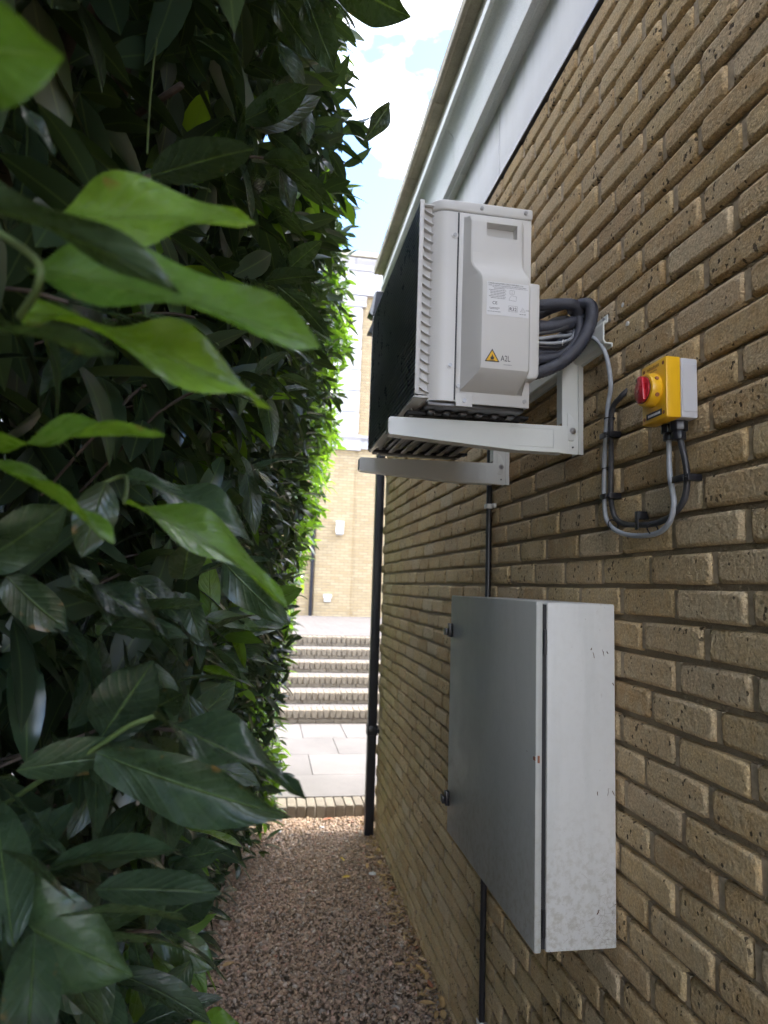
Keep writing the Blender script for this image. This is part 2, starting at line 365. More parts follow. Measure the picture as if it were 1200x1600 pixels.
o = link('gravel', mesh_np('gravel', PV.reshape(-1, 3), F, M['gravel']), None, kind='stuff', label='brown and tan gravel covering the alley floor')

# ------------------------------------------------------------------ kerb, pavement, steps, landing
def rbrick(name, sx, sy, sz, mat, seed, bev=.006):
    b = B().box(0, sx, 0, sy, 0, sz); me = b.mesh(name, mat, bev, seg=1)
    rr = random.Random(seed)
    for v in me.vertices: v.co += Vector((rr.uniform(-1, 1), rr.uniform(-1, 1), rr.uniform(-1, 1)))*.0022
    return me
kb = struct(B().box(-2.6, 3.0, 1.108, 1.305, -.02, .088).build('kerb', M['stepcore']))
kbm = [rbrick('brick', .070, .215, .125, M['stepbrick'], i) for i in range(5)]
for i in range(74):
    link('brick', kbm[i % 5], kb, (-2.6+i*.0757, 1.098+random.uniform(-.004, .004), -.026+random.uniform(-.003, .003)))
pv = struct(B().box(-5, 6, 1.33, 4.24, -.02, .088).build('pavement', M['paving']))
rows = [1.331, 1.96, 2.70, 3.415, 4.185]; xo = [-.9, -.38, -.064, -.399]; wd = [1.1, .92, .88, .62]
for k in range(4):
    x = xo[k]-wd[k]*3
    while x < 4:
        ww = wd[k]*random.choice([1, 1, .8]); 
        B().box(x, x+ww-.006, rows[k], rows[k+1]-.006, .03, .1+random.uniform(-.0015, .0015)).build('slab', M['paving'], pv, bevel=.004, seg=1); x += ww
H1, HS, TR, Y0, ZP = .168, .148, .41, 4.19, .10
stp = thing('brick_steps', (.3, Y0, ZP), 'flight of six brick steps rising from the pale paving to the landing', 'steps')
sbm = [rbrick('brick', .0655, .20, .103, M['stepbrick'], 20+i, .008) for i in range(5)]
fbm = [rbrick('brick', .215, .10, .05, M['stepbrick'], 30+i, .005) for i in range(3)]
core = B()
for k in range(6):
    top = ZP+H1+k*HS; y = Y0+k*TR
    core.box(-2.0-.003*k, 2.7+.003*k, y+.022+.003*k, 7.6-.002*k, ZP-.02 if k == 0 else top-HS-.01, top-.012)
core.build('step_core', M['stepcore'], stp)
NB = 48
for k in range(6):
    top = ZP+H1+k*HS; y = Y0+k*TR
    for i in range(NB):
        x = -1.55+i*.0757+(k % 2)*.03
        link('brick', sbm[(i*3+k) % 5], stp, (x, y+random.uniform(-.004, .004), top-.104+random.uniform(-.003, .003)))
    if k < 5:                                             # tread behind the nosing
        B().box(-2.0, 2.7, y+.21, y+TR+.02, top-.05, top-.004).build('tread', M['paving'], stp, bevel=.004, seg=1)
    for i in range(16):
        link('brick', fbm[i % 3], stp, (-1.55+i*.225+k*.07, y+.012, top-HS+.0 if k else ZP+.004))
struct(B().box(-9, 12, 7.55-.95, 16, .2, 1.008-.004).build('landing', M['blockpave']))

# ------------------------------------------------------------------ far building
FY = 13.2
fb = thing('far_building', (1, FY, 1.0), 'pale yellow brick building with white quoins and cornice beyond the steps', 'building')
B().box(-9, 12, FY, FY+4, .9, 10.9).build('wall', M['farbrick'], fb)
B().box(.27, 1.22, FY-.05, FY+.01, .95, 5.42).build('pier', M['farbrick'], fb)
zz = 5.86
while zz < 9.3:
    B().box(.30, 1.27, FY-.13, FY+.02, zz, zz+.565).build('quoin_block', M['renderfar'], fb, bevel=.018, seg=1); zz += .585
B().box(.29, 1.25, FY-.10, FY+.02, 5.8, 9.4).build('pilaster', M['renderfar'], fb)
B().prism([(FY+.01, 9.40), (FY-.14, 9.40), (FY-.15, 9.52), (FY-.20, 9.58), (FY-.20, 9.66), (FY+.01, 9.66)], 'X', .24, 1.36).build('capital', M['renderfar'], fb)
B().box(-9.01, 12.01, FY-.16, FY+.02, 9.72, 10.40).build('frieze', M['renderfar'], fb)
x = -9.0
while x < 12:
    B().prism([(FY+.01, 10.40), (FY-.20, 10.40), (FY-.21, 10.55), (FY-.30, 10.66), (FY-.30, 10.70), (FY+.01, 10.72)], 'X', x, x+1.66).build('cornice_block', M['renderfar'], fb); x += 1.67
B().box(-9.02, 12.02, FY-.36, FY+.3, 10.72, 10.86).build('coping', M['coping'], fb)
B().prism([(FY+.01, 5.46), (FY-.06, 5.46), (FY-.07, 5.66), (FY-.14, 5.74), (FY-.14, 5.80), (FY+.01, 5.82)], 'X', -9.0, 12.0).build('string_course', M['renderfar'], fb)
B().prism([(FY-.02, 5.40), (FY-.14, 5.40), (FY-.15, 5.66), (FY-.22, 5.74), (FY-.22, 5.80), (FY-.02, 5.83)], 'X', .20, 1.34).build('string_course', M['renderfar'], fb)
fd = thing('far_downpipe', (.20, FY-.08, 1.0), 'thin dark downpipe on the far yellow wall beside the hedge edge', 'downpipe')
B().box(.155, .235, FY-.10, FY-.02, 1.0, 9.7).build('pipe', M['pipe'], fd, bevel=.008)
for z in (2.4, 4.6, 7.0): B().box(.14, .25, FY-.105, FY-.01, z, z+.06).build('bracket', M['pipe'], fd)
wl = thing('wall_lantern', (.87, FY-.1, 3.14), 'white box lantern on the far yellow brick wall', 'wall light')
B().box(.77, .97, FY-.20, FY-.056, 3.14, 3.45).build('diffuser', M['white'], wl, bevel=.02)
B().box(.79, .95, FY-.075, FY-.048, 3.12, 3.47).build('back_plate', M['isogrey'], wl)
B().box(.765, .975, FY-.205, FY-.05, 3.45, 3.475).build('cap', M['white'], wl, bevel=.004)
wv = thing('wall_vent', (.62, FY-.1, 1.37), 'small white vent cowl low on the far wall', 'vent')
B().box(.52, .73, FY-.14, FY-.05, 1.47, 1.56).build('cowl', M['white'], wv, bevel=.01)
B().box(.54, .71, FY-.11, FY-.051, 1.37, 1.468).build('body', M['isogrey'], wv, bevel=.006)
for k in range(3): B().box(.545, .705, FY-.125, FY-.112, 1.385+k*.028, 1.398+k*.028).build('slat', M['white'], wv)

# ------------------------------------------------------------------ near building
YE, YB = .80, -5.2           # wall ends
ZB = 3.4945                   # top of the brickwork
nb = thing('brick_building', (2.5, -3, 0), 'tan stock brick building wall with white fascia along the right of the alley', 'building')
wall = B().box(.0145, 6.0, YB, YE-.004, -.1, ZB-.002).build('wall', M['mortar'], nb)
B().box(1.7, 6.0, YB, .4, ZB, 8.3).build('sun_blocker', M['farbrick'], nb)  # unseen block, added to keep the sun off the hedge
B().box(.16, 6.0, YB, .44, 3.84, 4.16).build('roof', M['coping'], nb)
def wall_brick(seed, L_=.2085, H_=.0630):
    rr = random.Random(seed); vs = []; n = 8; c = .006
    hx, hz = L_/2, H_/2
    def ring(x, ins, jit, cc):
        a, b = hx-ins, hz-ins
        pts = [(-a, -b+cc), (-a+cc, -b), (a-cc, -b), (a, -b+cc), (a, b-cc), (a-cc, b), (-a+cc, b), (-a, b-cc)]
        for y, z in pts: vs.append((x+rr.uniform(-jit, jit)*.25, y+rr.uniform(-jit, jit), z+rr.uniform(-jit, jit)))
    ring(.03, .001, 0, .004); ring(.009, .0, .0018, .006); ring(.0024, .0024, .0018, .007); ring(-.0006, .0085, .0016, .010)
    vs.append((-.0009, rr.uniform(-.02, .02), rr.uniform(-.006, .006))); fs = []
    for k in range(3):
        for i in range(n): fs.append((k*n+i, k*n+(i+1) % n, (k+1)*n+(i+1) % n, (k+1)*n+i))
    for i in range(n): fs.append((3*n+i, 3*n+(i+1) % n, 4*n))
    return vs, fs
TPL = [wall_brick(100+i) for i in range(14)]
TME = []
for vs, fs in TPL:
    b = B().add(vs, fs); me = b.mesh('brick', M['brick'], 0, smooth='full'); TME.append(me)
    for p_ in me.polygons: p_.use_smooth = len(p_.vertices) == 4
def view(p):
    d = Vector(p)-CAM; z = d.dot(FW)
    if z < .05: return None
    return 600+FPX*d.dot(RT)/z, 800-FPX*d.dot(UP)/z, z
cells = []
ncourse = 48
for v in range(-25, 23):
    zc = 1.84+v*.075-.0375
    off = 0 if v % 2 else .5
    off += .07*math.sin(v*1.7)
    for i in range(-8, 24):
        yc = YE-.11-(i+off)*.225 if False else -(i+off-.5)*.225
        if yc+.11 > YE: continue
        if yc < -6.2: continue
        cells.append((yc+random.uniform(-.004, .004), zc+random.uniform(-.0022, .0022), random.randrange(14), random.uniform(-.0025, .0025), random.uniform(-.008, .008), 1.0))
    # closer at the corner
def area(c):
    p = view((0, c[0], c[1]))
    if p is None or not (-60 < p[0] < 1260 and -60 < p[1] < 1660): return -1
    d = Vector((0, c[0], c[1]))-CAM
    a = abs(d.x)/d.length**3
    if 705 < p[0] < 960 and 945 < p[1] < 1400: a *= .01
    return a
cells.sort(key=area, reverse=True)
rest = B()
for k, c in enumerate(cells):
    yc, zc, t, dx, tilt, s = c
    if k < 298:
        o = link('brick', TME[t], wall, (dx, yc, zc)); o.rotation_euler = (tilt, 0, 0)
    else:
        vs, fs = TPL[t]
        rest.add([(x+dx, yc+y, zc+z) for x, y, z in vs], fs)
perp = B()
for (yc, zc, t, dx, tilt, s_) in cells:
    perp.box(.0058+random.uniform(-.0015, .0015), .019, yc+.104, yc+.121, zc-.030, zc+.030)
perp.build('perpend_mortar', M['perpend'], wall, kind='stuff')
o = rest.build('brickwork', M['brick'], wall, smooth='full', kind='stuff')
o.data.polygons.foreach_set('use_smooth', [len(p_.vertices) == 4 for p_ in o.data.polygons])
# fascia: frieze panels, moulding, fillet, coping stones
FE = .46
y = FE; k = 0
while y > YB:
    ln = 1.17
    B().box(-.004 if k % 2 else -.003, .1, y-ln+.006, y, ZB+.008, 3.825).build('frieze_panel', M['frieze'], nb); y -= ln; k += 1
B().box(-.008, .05, YB, FE+.004, ZB-.001, ZB+.006).build('flashing', M['pan'], nb)
cav = [(-.064, 3.965)]
for i in range(1, 9):
    a = i/8*math.pi/2; cav.append((-.064-.048*math.sin(a)**1.0*(i/8), 3.965+.078*math.sin(a)))
prof = [(.12, 3.822), (-.035, 3.822), (-.042, 3.816), (-.064, 3.820)]+cav+[(-.112, 4.046), (-.130, 4.046), (-.130, 4.085), (.12, 4.086)]
y = FE; k = 0
while y > YB:
    ln = 1.85
    B().prism(prof, 'Y', y-ln+.003, y).build('cornice_length', M['moulding'], nb, smooth=True); y -= ln
B().box(-.118, .3, YB, FE-.002, 4.088, 4.176).build('parapet', M['coping'], nb)
y = FE+.01; k = 0
while y > YB:
    ln = .62
    zo = random.uniform(-.002, .002)
    B().prism([(.35, 4.178), (-.15, 4.176), (-.165, 4.182), (-.168, 4.176), (-.184, 4.178), (-.187, 4.223+zo), (.35, 4.26)], 'Y', y-ln+.006, y).build('coping_stone', M['coping'], nb, bevel=.003, seg=1); y -= ln

# ------------------------------------------------------------------ downpipe at the corner
dp = thing('downpipe', (-.05, .72, 0), 'square black downpipe at the far corner of the brick wall', 'downpipe')
B().box(-.080, -.014, .685, .751, .012, 3.62).build('pipe', M['pipe'], dp, bevel=.007)
for z in (.72, 2.72):
    B().box(-.086, -.008, .679, .757, z, z+.075).build('collar', M['pipe'], dp, bevel=.004)
    B().box(-.012, .008, .66, .778, z+.02, z+.055).build('fixing_ear', M['pipe'], dp)
hb = thing('wall_box', (-.1, .42, 3.67), 'dark wedge shaped metal box on the wall behind the air conditioner', 'box')
B().prism([(.0, 4.0), (-.175, 4.0), (-.23, 3.82), (-.20, 3.80), (.0, 3.80)], 'Y', .36, .45).build('hood', M['pipe'], hb, bevel=.004)
B().prism([(.0, 3.79), (-.185, 3.79), (-.23, 3.675), (.0, 3.675)], 'Y', .37, .44).build('tray', M['pipe'], hb, bevel=.003)
B().prism([(-.178, 3.985), (-.19, 3.985), (-.222, 3.825), (-.20, 3.805)], 'Y', .352, .359).build('trim', M['isogrey'], hb)

# ------------------------------------------------------------------ vertical conduit with clips
cn = thing('conduit', (-.022, -1.85, 0), 'thin black vertical conduit on the brick wall passing behind the metal cabinet', 'conduit')
B().cyl((-.0165, -1.85, 0), (-.0165, -1.85, 2.9), .0115, 14).build('pipe', M['black'], cn, smooth=True)
B().cyl((-.008, -1.832, 0), (-.008, -1.832, 2.9), .004, 8).build('cable', M['cablegrey'], cn, smooth=True)
for z in (.262, 2.135):
    s = B(); s.box(-.031, -.028, -1.866, -1.832, z, z+.018); s.box(-.031, -.001, -1.866, -1.8625, z, z+.018); s.box(-.012, -.001, -1.893, -1.862, z, z+.018)
    s.build('saddle_clip', M['white'], cn, bevel=.001)

# ------------------------------------------------------------------ metal cabinet
cb = thing('metal_cabinet', (-.1, -2.4, .997), 'grey white steel meter cabinet with dirty side mounted on the brick wall', 'cabinet')
cy0, cy1, cz0, cz1 = -2.795, -2.022, .997, 1.797
B().box(-.1795, -.004, cy0+.001, cy1-.001, cz0+.001, cz1-.002).build('body', M['cabinet'], cb, bevel=.004)
B().box(-.1915, -.178, cy0+.007, cy1-.007, cz0+.006, cz1-.007).build('gasket', M['rubber'], cb)
dr = B().box(-.2085, -.1905, cy0, cy1, cz0, cz1).build('door', M['cabinet_door_shaded'], cb, bevel=.0045)
for z in (1.70, 1.06):
    B().cyl((-.185, cy0+.002, z-.03), (-.185, cy0+.002, z+.03), .0042, 10).build('hinge', M['black'], cb, smooth=True)
for z in (1.67, 1.105):
    s = B(); s.box(-.222, -.2088, cy1-.03, cy1-.004, z-.017, z+.03); s.box(-.232, -.222, cy1-.022, cy1+.012, z-.012, z+.012)
    s.build('latch', M['black'], cb, bevel=.002)
s = B(); s.box(-.2105, -.2086, -2.797, -2.787, 1.425, 1.433); s.box(-.203, -.199, -2.799, -2.7952, 1.42, 1.436); s.build('rust_catch', M['rustleaf'], cb)
rr = random.Random(5)
for k in range(11):
    x = rr.uniform(-.08, -.006); z = rr.choice([rr.uniform(1.58, 1.70), rr.uniform(1.58, 1.70), rr.uniform(1.25, 1.35), rr.uniform(1.02, 1.2)])
    l = rr.uniform(.004, .02); a = rr.uniform(.9, 2.2)
    p = Vector((x, cy0-.0008, z)); q = p+Vector((math.cos(a)*l, -.001, math.sin(a)*l)); m_ = (p+q)/2+Vector((rr.uniform(-.002, .002), -.003, 0))
    B().tube([p, m_, q], rr.uniform(.0004, .0010), 5, samples=3).build('debris', M['debris'], cb)
web = B()
for k in range(90):
    x = rr.uniform(-.06, .0) if k < 60 else rr.uniform(-.15, -.0); z = 1.0+abs(rr.gauss(0, .07))
    a = rr.uniform(0, 6.28); l = rr.uniform(.006, .025); p = Vector((x, cy0-.0007, z)); q = p+Vector((math.cos(a)*l, -.0006, math.sin(a)*l*.7))
    if q.x > .004 or q.z < .99: continue
    web.tube([p, (p+q)/2+Vector((0, -.0012, .002)), q], .00035, 4, samples=2)
web.build('cobweb', M['cobweb'], cb, kind='stuff')

# ------------------------------------------------------------------ air-conditioner bracket
bk = thing('wall_bracket', (-.1, -2.3, 2.2), 'white steel wall bracket with two arms carrying the air conditioner', 'bracket')
rl = B().prism([(-.006, 2.455), (-.006, 2.462), (-.026, 2.462), (-.030, 2.470), (-.030, 2.515), (-.026, 2.523), (-.018, 2.523), (-.018, 2.54), (-.015, 2.54), (-.015, 2.520), (-.024, 2.518), (-.026, 2.512), (-.026, 2.472), (-.022, 2.466), (-.003, 2.466), (-.003, 2.455)], 'Y', -2.79, -1.86)
rl.build('rail', M['bracket'], bk)
for yy in (-2.62, -2.03):
    s = B(); s.box(-.064, -.016, yy, yy+.0025, 2.203, 2.50); s.box(-.018, -.0155, yy+.0026, yy+.036, 2.203, 2.50); s.box(-.064, -.0615, yy+.0026, yy+.036, 2.29, 2.50)
    s.box(-.016, -.001, yy-.0015, yy+.0025, 2.203, 2.52)
    s.build('post', M['bracket'], bk, bevel=.0008, seg=1)
    s = B(); s.prism([(-.050, 2.24), (-.030, 2.24), (-.024, 2.26), (-.024, 2.285), (-.036, 2.31), (-.05, 2.32)], 'Y', yy-.004, yy-.0001); s.build('rib', M['bracket'], bk, bevel=.0018)
    am = B()
    pr_ = [(-.046, 2.2045), (-.20, 2.2035), (-.552, 2.224), (-.555, 2.230), (-.555, 2.268), (-.550, 2.272), (-.046, 2.281)]
    am.prism(pr_, 'Y', yy-.0036, yy-.0016)
    am.prism([(-.06, 2.2046), (-.20, 2.2036), (-.552, 2.2242), (-.552, 2.2262), (-.20, 2.2056), (-.06, 2.2066)], 'Y', yy-.0014, yy+.036)
    am.prism([(-.066, 2.279), (-.552, 2.270), (-.552, 2.272), (-.066, 2.281)], 'Y', yy-.0014, yy+.036)
    am.box(-.5562, -.5542, yy-.003, yy+.036, 2.228, 2.268)
    a_ = am.build('arm', M['bracket'], bk, bevel=.0006, seg=1)
    s = B(); s.box(-.22, -.09, yy-.0052, yy-.0037, 2.268, 2.2705); s.box(-.22, -.09, yy-.0052, yy-.0037, 2.2165, 2.219); s.box(-.092, -.0895, yy-.0052, yy-.0037, 2.216, 2.2705)
    s.build('embossed_edge', M['bracket'], a_)
    s = B(); s.cyl((-.034, yy-.0115, 2.268), (-.034, yy+.001, 2.268), .0058, 6); s.cyl((-.034, yy-.0145, 2.268), (-.034, yy-.0114, 2.268), .003, 10); s.cyl((-.034, yy-.0055, 2.268), (-.034, yy-.0035, 2.268), .009, 16)
    s.build('bolt', M['steel'], bk, smooth=True)
    B().cyl((-.033, yy-.0042, 2.222), (-.033, yy+.0015, 2.222), .0022, 10).build('hole_plug', M['black'], bk)
for yy in (-2.775, -2.5, -1.9):
    B().cyl((-.021, yy, 2.532), (-.001, yy, 2.532), .005, 6).build('bolt', M['steel'], bk)

# ------------------------------------------------------------------ air conditioner
ac = thing('air_conditioner', (-.33, -2.62, 2.30), 'pale grey outdoor air conditioner unit with black front grille mounted on the wall bracket', 'air conditioner')
ax0, ax1, ay0, ay1, az0, az1 = -.472, -.192, -2.70, -1.905, 2.305, 2.852
def plan(x0, x1, y0, y1, r, rb=.006, n=6):
    pts = []
    for cx, cy, rr_, a0 in ((x0+r, y0+r, r, math.pi), (x1-rb, y0+rb, rb, 1.5*math.pi), (x1-rb, y1-rb, rb, 0), (x0+r, y1-r, r, .5*math.pi)):
        for i in range(n+1):
            a = a0+i/n*math.pi/2; pts.append((cx+rr_*math.cos(a), cy+rr_*math.sin(a)))
    return pts
B().prism(plan(ax0, ax1, ay0, ay1, .045), 'Z', az0+.001, az1-.032).build('casing', M['acgrey'], ac, smooth=True)
lid = B().prism(plan(ax0-.002, ax1+.002, ay0-.003, ay1+.002, .047), 'Z', az1-.030, az1)
lid.build('lid', M['acgrey'], ac, bevel=.006, seg=3)
# the dark seam under the lid
B().prism(plan(ax0+.002, ax1-.002, ay0+.002, ay1-.002, .044), 'Z', az1-.0325, az1-.0295).build('lid_seam', M['black'], ac)
# near side panel, parted from the corner by a dark seam
sp = B().box(-.3955, -.1945, ay0-.0030, ay0+.001, az0-.004, az1-.034); side = sp.build('side_panel', M['acpanel'], ac, bevel=.0012)
B().box(-.3995, -.3960, ay0-.0012, ay0+.001, az0+.004, az1-.034).build('panel_seam', M['black'], ac)
# service cover: lofted, stepped out half way down, with a hand hold sunk in its head
yb = ay0-.003
def cover():
    rows_ = [  # z, front offset, left, right edge on front
        (2.806, .000, -.381, -.222), (2.800, .022, -.370, -.228), (2.7855, .026, -.366, -.229), (2.7845, .026, -.366, -.229), (2.7465, .026, -.366, -.229), (2.7455, .026, -.366, -.229),
        (2.700, .027, -.366, -.229), (2.672, .030, -.366, -.228), (2.655, .038, -.362, -.226), (2.632, .056, -.352, -.221), (2.618, .062, -.349, -.219), (2.60, .063, -.348, -.2185), (2.50, .063, -.348, -.2185),
        (2.392, .063, -.348, -.2185), (2.380, .061, -.349, -.219), (2.368, .052, -.352, -.222), (2.334, .006, -.381, -.232), (2.332, .0, -.382, -.233)]
    b = B(); nr = len(rows_); cols = None; V = []
    for z, f, l, r in rows_:
        lb = -.384; rb_ = -.2165 if z > 2.64 else -.214
        if f == 0: xs = [lb, lb, l, l, -.330, -.3285, -.2445, -.243, r, r, rb_, rb_]
        else: xs = [lb, lb+.001, l-.004, l, -.330, -.3285, -.2445, -.243, r-.004, r, rb_-.001, rb_]
        ys = [0, f*.06, f*.93, f, f, f, f, f, f, f*.93, f*.06, 0]
        V.append([(x, yb-y_, z) for x, y_ in zip(xs, ys)])
    nc = 12; vs = [p for rr_ in V for p in rr_]; fs = []
    for i in range(nr-1):
        for j in range(nc-1):
            if 3 <= i < 4 and 5 <= j < 6: continue           # the hand hold
            fs.append((i*nc+j, i*nc+j+1, (i+1)*nc+j+1, (i+1)*nc+j))
    k = len(vs); q = [3*nc+5, 3*nc+6, 4*nc+6, 4*nc+5]
    for a in q:
        x, y_, z = vs[a]; vs.append((x+(.002 if x < -.28 else -.002), y_+.036, z-.003))
    for a in range(4): fs.append((q[a], q[(a+1) % 4], k+(a+1) % 4, k+a))
    fs.append((k, k+1, k+2, k+3)); b.add(vs, fs); return b
cv = cover().build('service_cover', M['acpanel'], ac, bevel=.002, seg=2, smooth=True)
# pipe cover on the wall side of the panel
B().prism([(-.2135, 2.63), (-.180, 2.63), (-.180, 2.385), (-.186, 2.372), (-.2135, 2.37)], 'Y', ay0-.034, ay0+.05).build('pipe_cover', M['acpanel'], ac, bevel=.006, seg=3)
B().box(-.394, -.350, ay0-.0038, ay0-.0026, az0-.012, az0+.022).build('corner_tab', M['acgrey'], ac, bevel=.0005, seg=1)
def screw(x, z, y=ay0-.003, dish=True):
    s = B(); s.cyl((x, y-.0035, z), (x, y+.001, z), .0052, 12); s.cyl((x, y-.0046, z), (x, y-.0034, z), .0030, 6)
    o = s.build('screw', M['steel'], ac, smooth=True)
    if dish: B().cyl((x, y-.0008, z), (x, y+.0012, z), .0095, 18).build('screw_dish', M['acgrey'], o)
screw(-.407, 2.755, ay0-.0005); screw(-.411, 2.40, ay0-.0005); screw(-.389, 2.345, dish=False); screw(-.372, 2.308, ay0-.0045, False); screw(-.335, az1-.016, ay0-.003, False); screw(-.212, az1-.014, ay0-.003, False); screw(-.208, 2.318, ay0-.003, False)
# front outlet: pale frame plate, black louvred grille, scalloped fins between plate and casing
gz0, gz1 = 2.314, 2.836
s = B(); s.box(-.506, -.4935, ay0-.012, ay0-.006, gz0, gz1); s.build('grille_edge', M['acgrey'], ac, bevel=.0015)
B().box(-.499, -.494, ay0-.006, ay1+.012, gz0, gz1).build('grille_back', M['void'], ac)
B().box(-.508, -.4935, ay1+.0125, ay1+.018, gz0, gz1).build('grille_edge', M['acgrey'], ac, bevel=.0015)
B().box(-.506, -.466, ay0-.004, ay1+.012, gz0-.007, gz0-.001).build('grille_sill', M['acgrey'], ac, bevel=.001)
NS = 38; ps = (gz1-gz0-.006)/NS
slm = B().prism([(-.5062, .0), (-.5062, ps*.58), (-.4994, ps*.62), (-.4994, ps*.12)], 'Y', ay0-.0058, ay1+.0118).mesh('slat', M['grille'])
for k in range(NS): link('slat', slm, ac, (0, 0, gz0+.004+k*ps))
B().box(-.4935, -.470, ay0+.002, ay1-.002, gz0+.004, gz1-.014).build('fin_wall', M['acgrey'], ac)
NF = 20; pf = (gz1-gz0-.02)/NF
pro = []
for i in range(9):
    t = i/8; pro.append((-.4932+t*.0262, pf*.5*(1-t)**1.5))
pro2 = [(x, z+.0017) for x, z in reversed(pro)]
finm = B().prism(pro+pro2, 'Y', ay0-.0105, ay0+.0019).mesh('fin', M['acgrey'], 0, True)
for k in range(NF): link('fin', finm, ac, (0, 0, gz0+.006+k*pf))
B().box(-.4932, -.467, ay0-.0105, ay1-.004, gz1-.013, gz1-.010).build('fin_top', M['acgrey'], ac)
# base pan with pressed ribs, black mounting rails
s = B().box(ax0+.006, ax1-.01, ay0+.012, ay1-.008, az0-.012, az0); pan = s.build('base_pan', M['pan'], ac, bevel=.004)
for k in range(6):
    x = -.455+k*.044
    B().box(x, x+.022, ay0+.05, ay1-.05, az0-.021, az0-.0125).build('pressed_rib', M['pan'], pan, bevel=.006)
for yy in (-2.62, -2.03):
    B().box(-.505, -.185, yy-.001, yy+.05, 2.2835, 2.2935).build('mounting_rail', M['rubber'], ac, bevel=.002)
    for x in (-.47, -.40, -.30, -.205): B().box(x, x+.045, yy+.003, yy+.045, 2.2936, 2.3015).build('rubber_pad', M['rubber'], ac, bevel=.002)
    for x in (-.49, -.196): B().cyl((x, yy+.02, 2.283), (x, yy+.02, 2.303), .006, 6).build('bolt', M['steel'], ac)
# rating label, warning sign
def text(name, body, size, x, z, y, mat, parent, align='LEFT', ext=.00008, sx=1.0):
    c = bpy.data.curves.new(name, 'FONT'); c.body = body; c.size = size; c.align_x = align; c.extrude = ext
    t = bpy.data.objects.new(name, c); COL.objects.link(t); bpy.context.view_layer.update()
    me = bpy.data.meshes.new_from_object(t.evaluated_get(bpy.context.evaluated_depsgraph_get())); bpy.data.objects.remove(t)
    for v in me.vertices: v.co = Vector((x+v.co.x*sx, y-v.co.z, z+v.co.y))
    me.materials.clear(); me.materials.append(mat); return link(name, me, parent)
yl = yb-.0632
lb = B().box(-.337, -.2245, yl-.0004, yl+.001, 2.519, 2.607).build('rating_label', M['paper'], ac)
lab_root = lb
yt = yl-.0006
text('lettering', 'DAIKIN INDUSTRIES CZECH REPUBLIC s.r.o.', .0056, -.333, 2.6005, yt, M['ink'], lb, sx=.86)
rr = random.Random(3)
fp = B()
def bar(x0, x1, z, h=.0014):
    x = x0
    while x < x1:
        l = min(rr.uniform(.002, .008), x1-x); fp.box(x, x+l, yt-.0001, yt+.0001, z, z+h); x += l+.001
bar(-.333, -.232, 2.5965); bar(-.322, -.228, 2.593, .001); bar(-.318, -.290, 2.5892)
for k in range(6): bar(-.332+rr.uniform(0, .006), -.285-rr.uniform(0, .006), 2.5845-k*.0042)
bar(-.330, -.302, 2.5375); bar(-.328, -.306, 2.5345); bar(-.334, -.300, 2.5275); bar(-.249, -.232, 2.5265)
fp.build('fine_print', M['inkgrey'], lb, kind='stuff')
text('lettering', 'CE', .011, -.322, 2.5475, yt, M['ink'], lb)
text('lettering', 'R32', .0125, -.2665, 2.5345, yt, M['ink'], lb, 'CENTER', .0002)
s = B()
for a, b_, c_, d_ in ((-.278, -.255, 2.5468, 2.5474), (-.278, -.255, 2.5315, 2.5321), (-.2785, -.2779, 2.532, 2.547), (-.2551, -.2545, 2.532, 2.547),
                      (-.276, -.2635, 2.5880, 2.5886), (-.276, -.2635, 2.578, 2.5786), (-.276, -.2754, 2.578, 2.5886), (-.264, -.2634, 2.578, 2.5886), (-.27, -.2694, 2.578, 2.5886)):
    s.box(a, b_, yt-.0001, yt+.0001, c_, d_)
s.build('symbol_frame', M['inkgrey'], lb)
def tri_ring(cx, cz, r0, r1, y0, y1):
    b = B(); a = [math.pi/2+i*math.tau/3 for i in range(3)]
    o_ = [(cx+r0*math.cos(t), cz+r0*math.sin(t)) for t in a]; i_ = [(cx+r1*math.cos(t), cz+r1*math.sin(t)) for t in a]
    for k in range(3): b.prism([o_[k], o_[(k+1) % 3], i_[(k+1) % 3], i_[k]], 'Y', y0, y1)
    return b
tri_ring(-.2405, 2.5375, .0075, .0063, yt-.0001, yt+.0001).build('warning_symbol', M['inkgrey'], lb)
text('lettering', 'A2L', .006, -.2325, 2.5365, yt, M['inkgrey'], lb)
text('lettering', '!', .006, -.2405, 2.535, yt, M['inkgrey'], lb, 'CENTER')
s = B(); a_ = [(-.278, 2.562), (-.259, 2.5605), (-.257, 2.5725), (-.272, 2.5745)]
for k in range(4):
    p, q = Vector((a_[k][0], yt, a_[k][1])), Vector((a_[(k+1) % 4][0], yt, a_[(k+1) % 4][1])); s.cyl(p, q, .00035, 4)
s.build('symbol_frame', M['inkgrey'], lb); 
tx, tz = -.3195, 2.408
B().prism([(tx+.0205*math.cos(math.pi/2+i*math.tau/3), tz+.0205*math.sin(math.pi/2+i*math.tau/3)) for i in range(3)], 'Y', yl-.0004, yl+.001).build('warning_sign', M['yellow'], ac)
wsg = tri_ring(tx, tz, .0225, .0178, yl-.0006, yl+.001).build('sign_border', M['ink'], ac)
B().prism([(tx-.0035, tz-.0058), (tx+.0035, tz-.0058), (tx+.0052, tz-.001), (tx+.0035, tz+.003), (tx+.003, tz+.0005), (tx+.0005, tz+.0085), (tx-.0015, tz+.003), (tx-.003, tz+.001), (tx-.0052, tz-.001)], 'Y', yl-.0007, yl+.001).build('flame_symbol', M['ink'], wsg)
B().box(tx-.007, tx+.007, yl-.0007, yl+.0005, tz-.0082, tz-.0070).build('flame_base', M['ink'], wsg)
text('lettering', 'A2L', .0215, -.297, 2.4005, yl-.0003, M['ink'], ac, sx=.72)
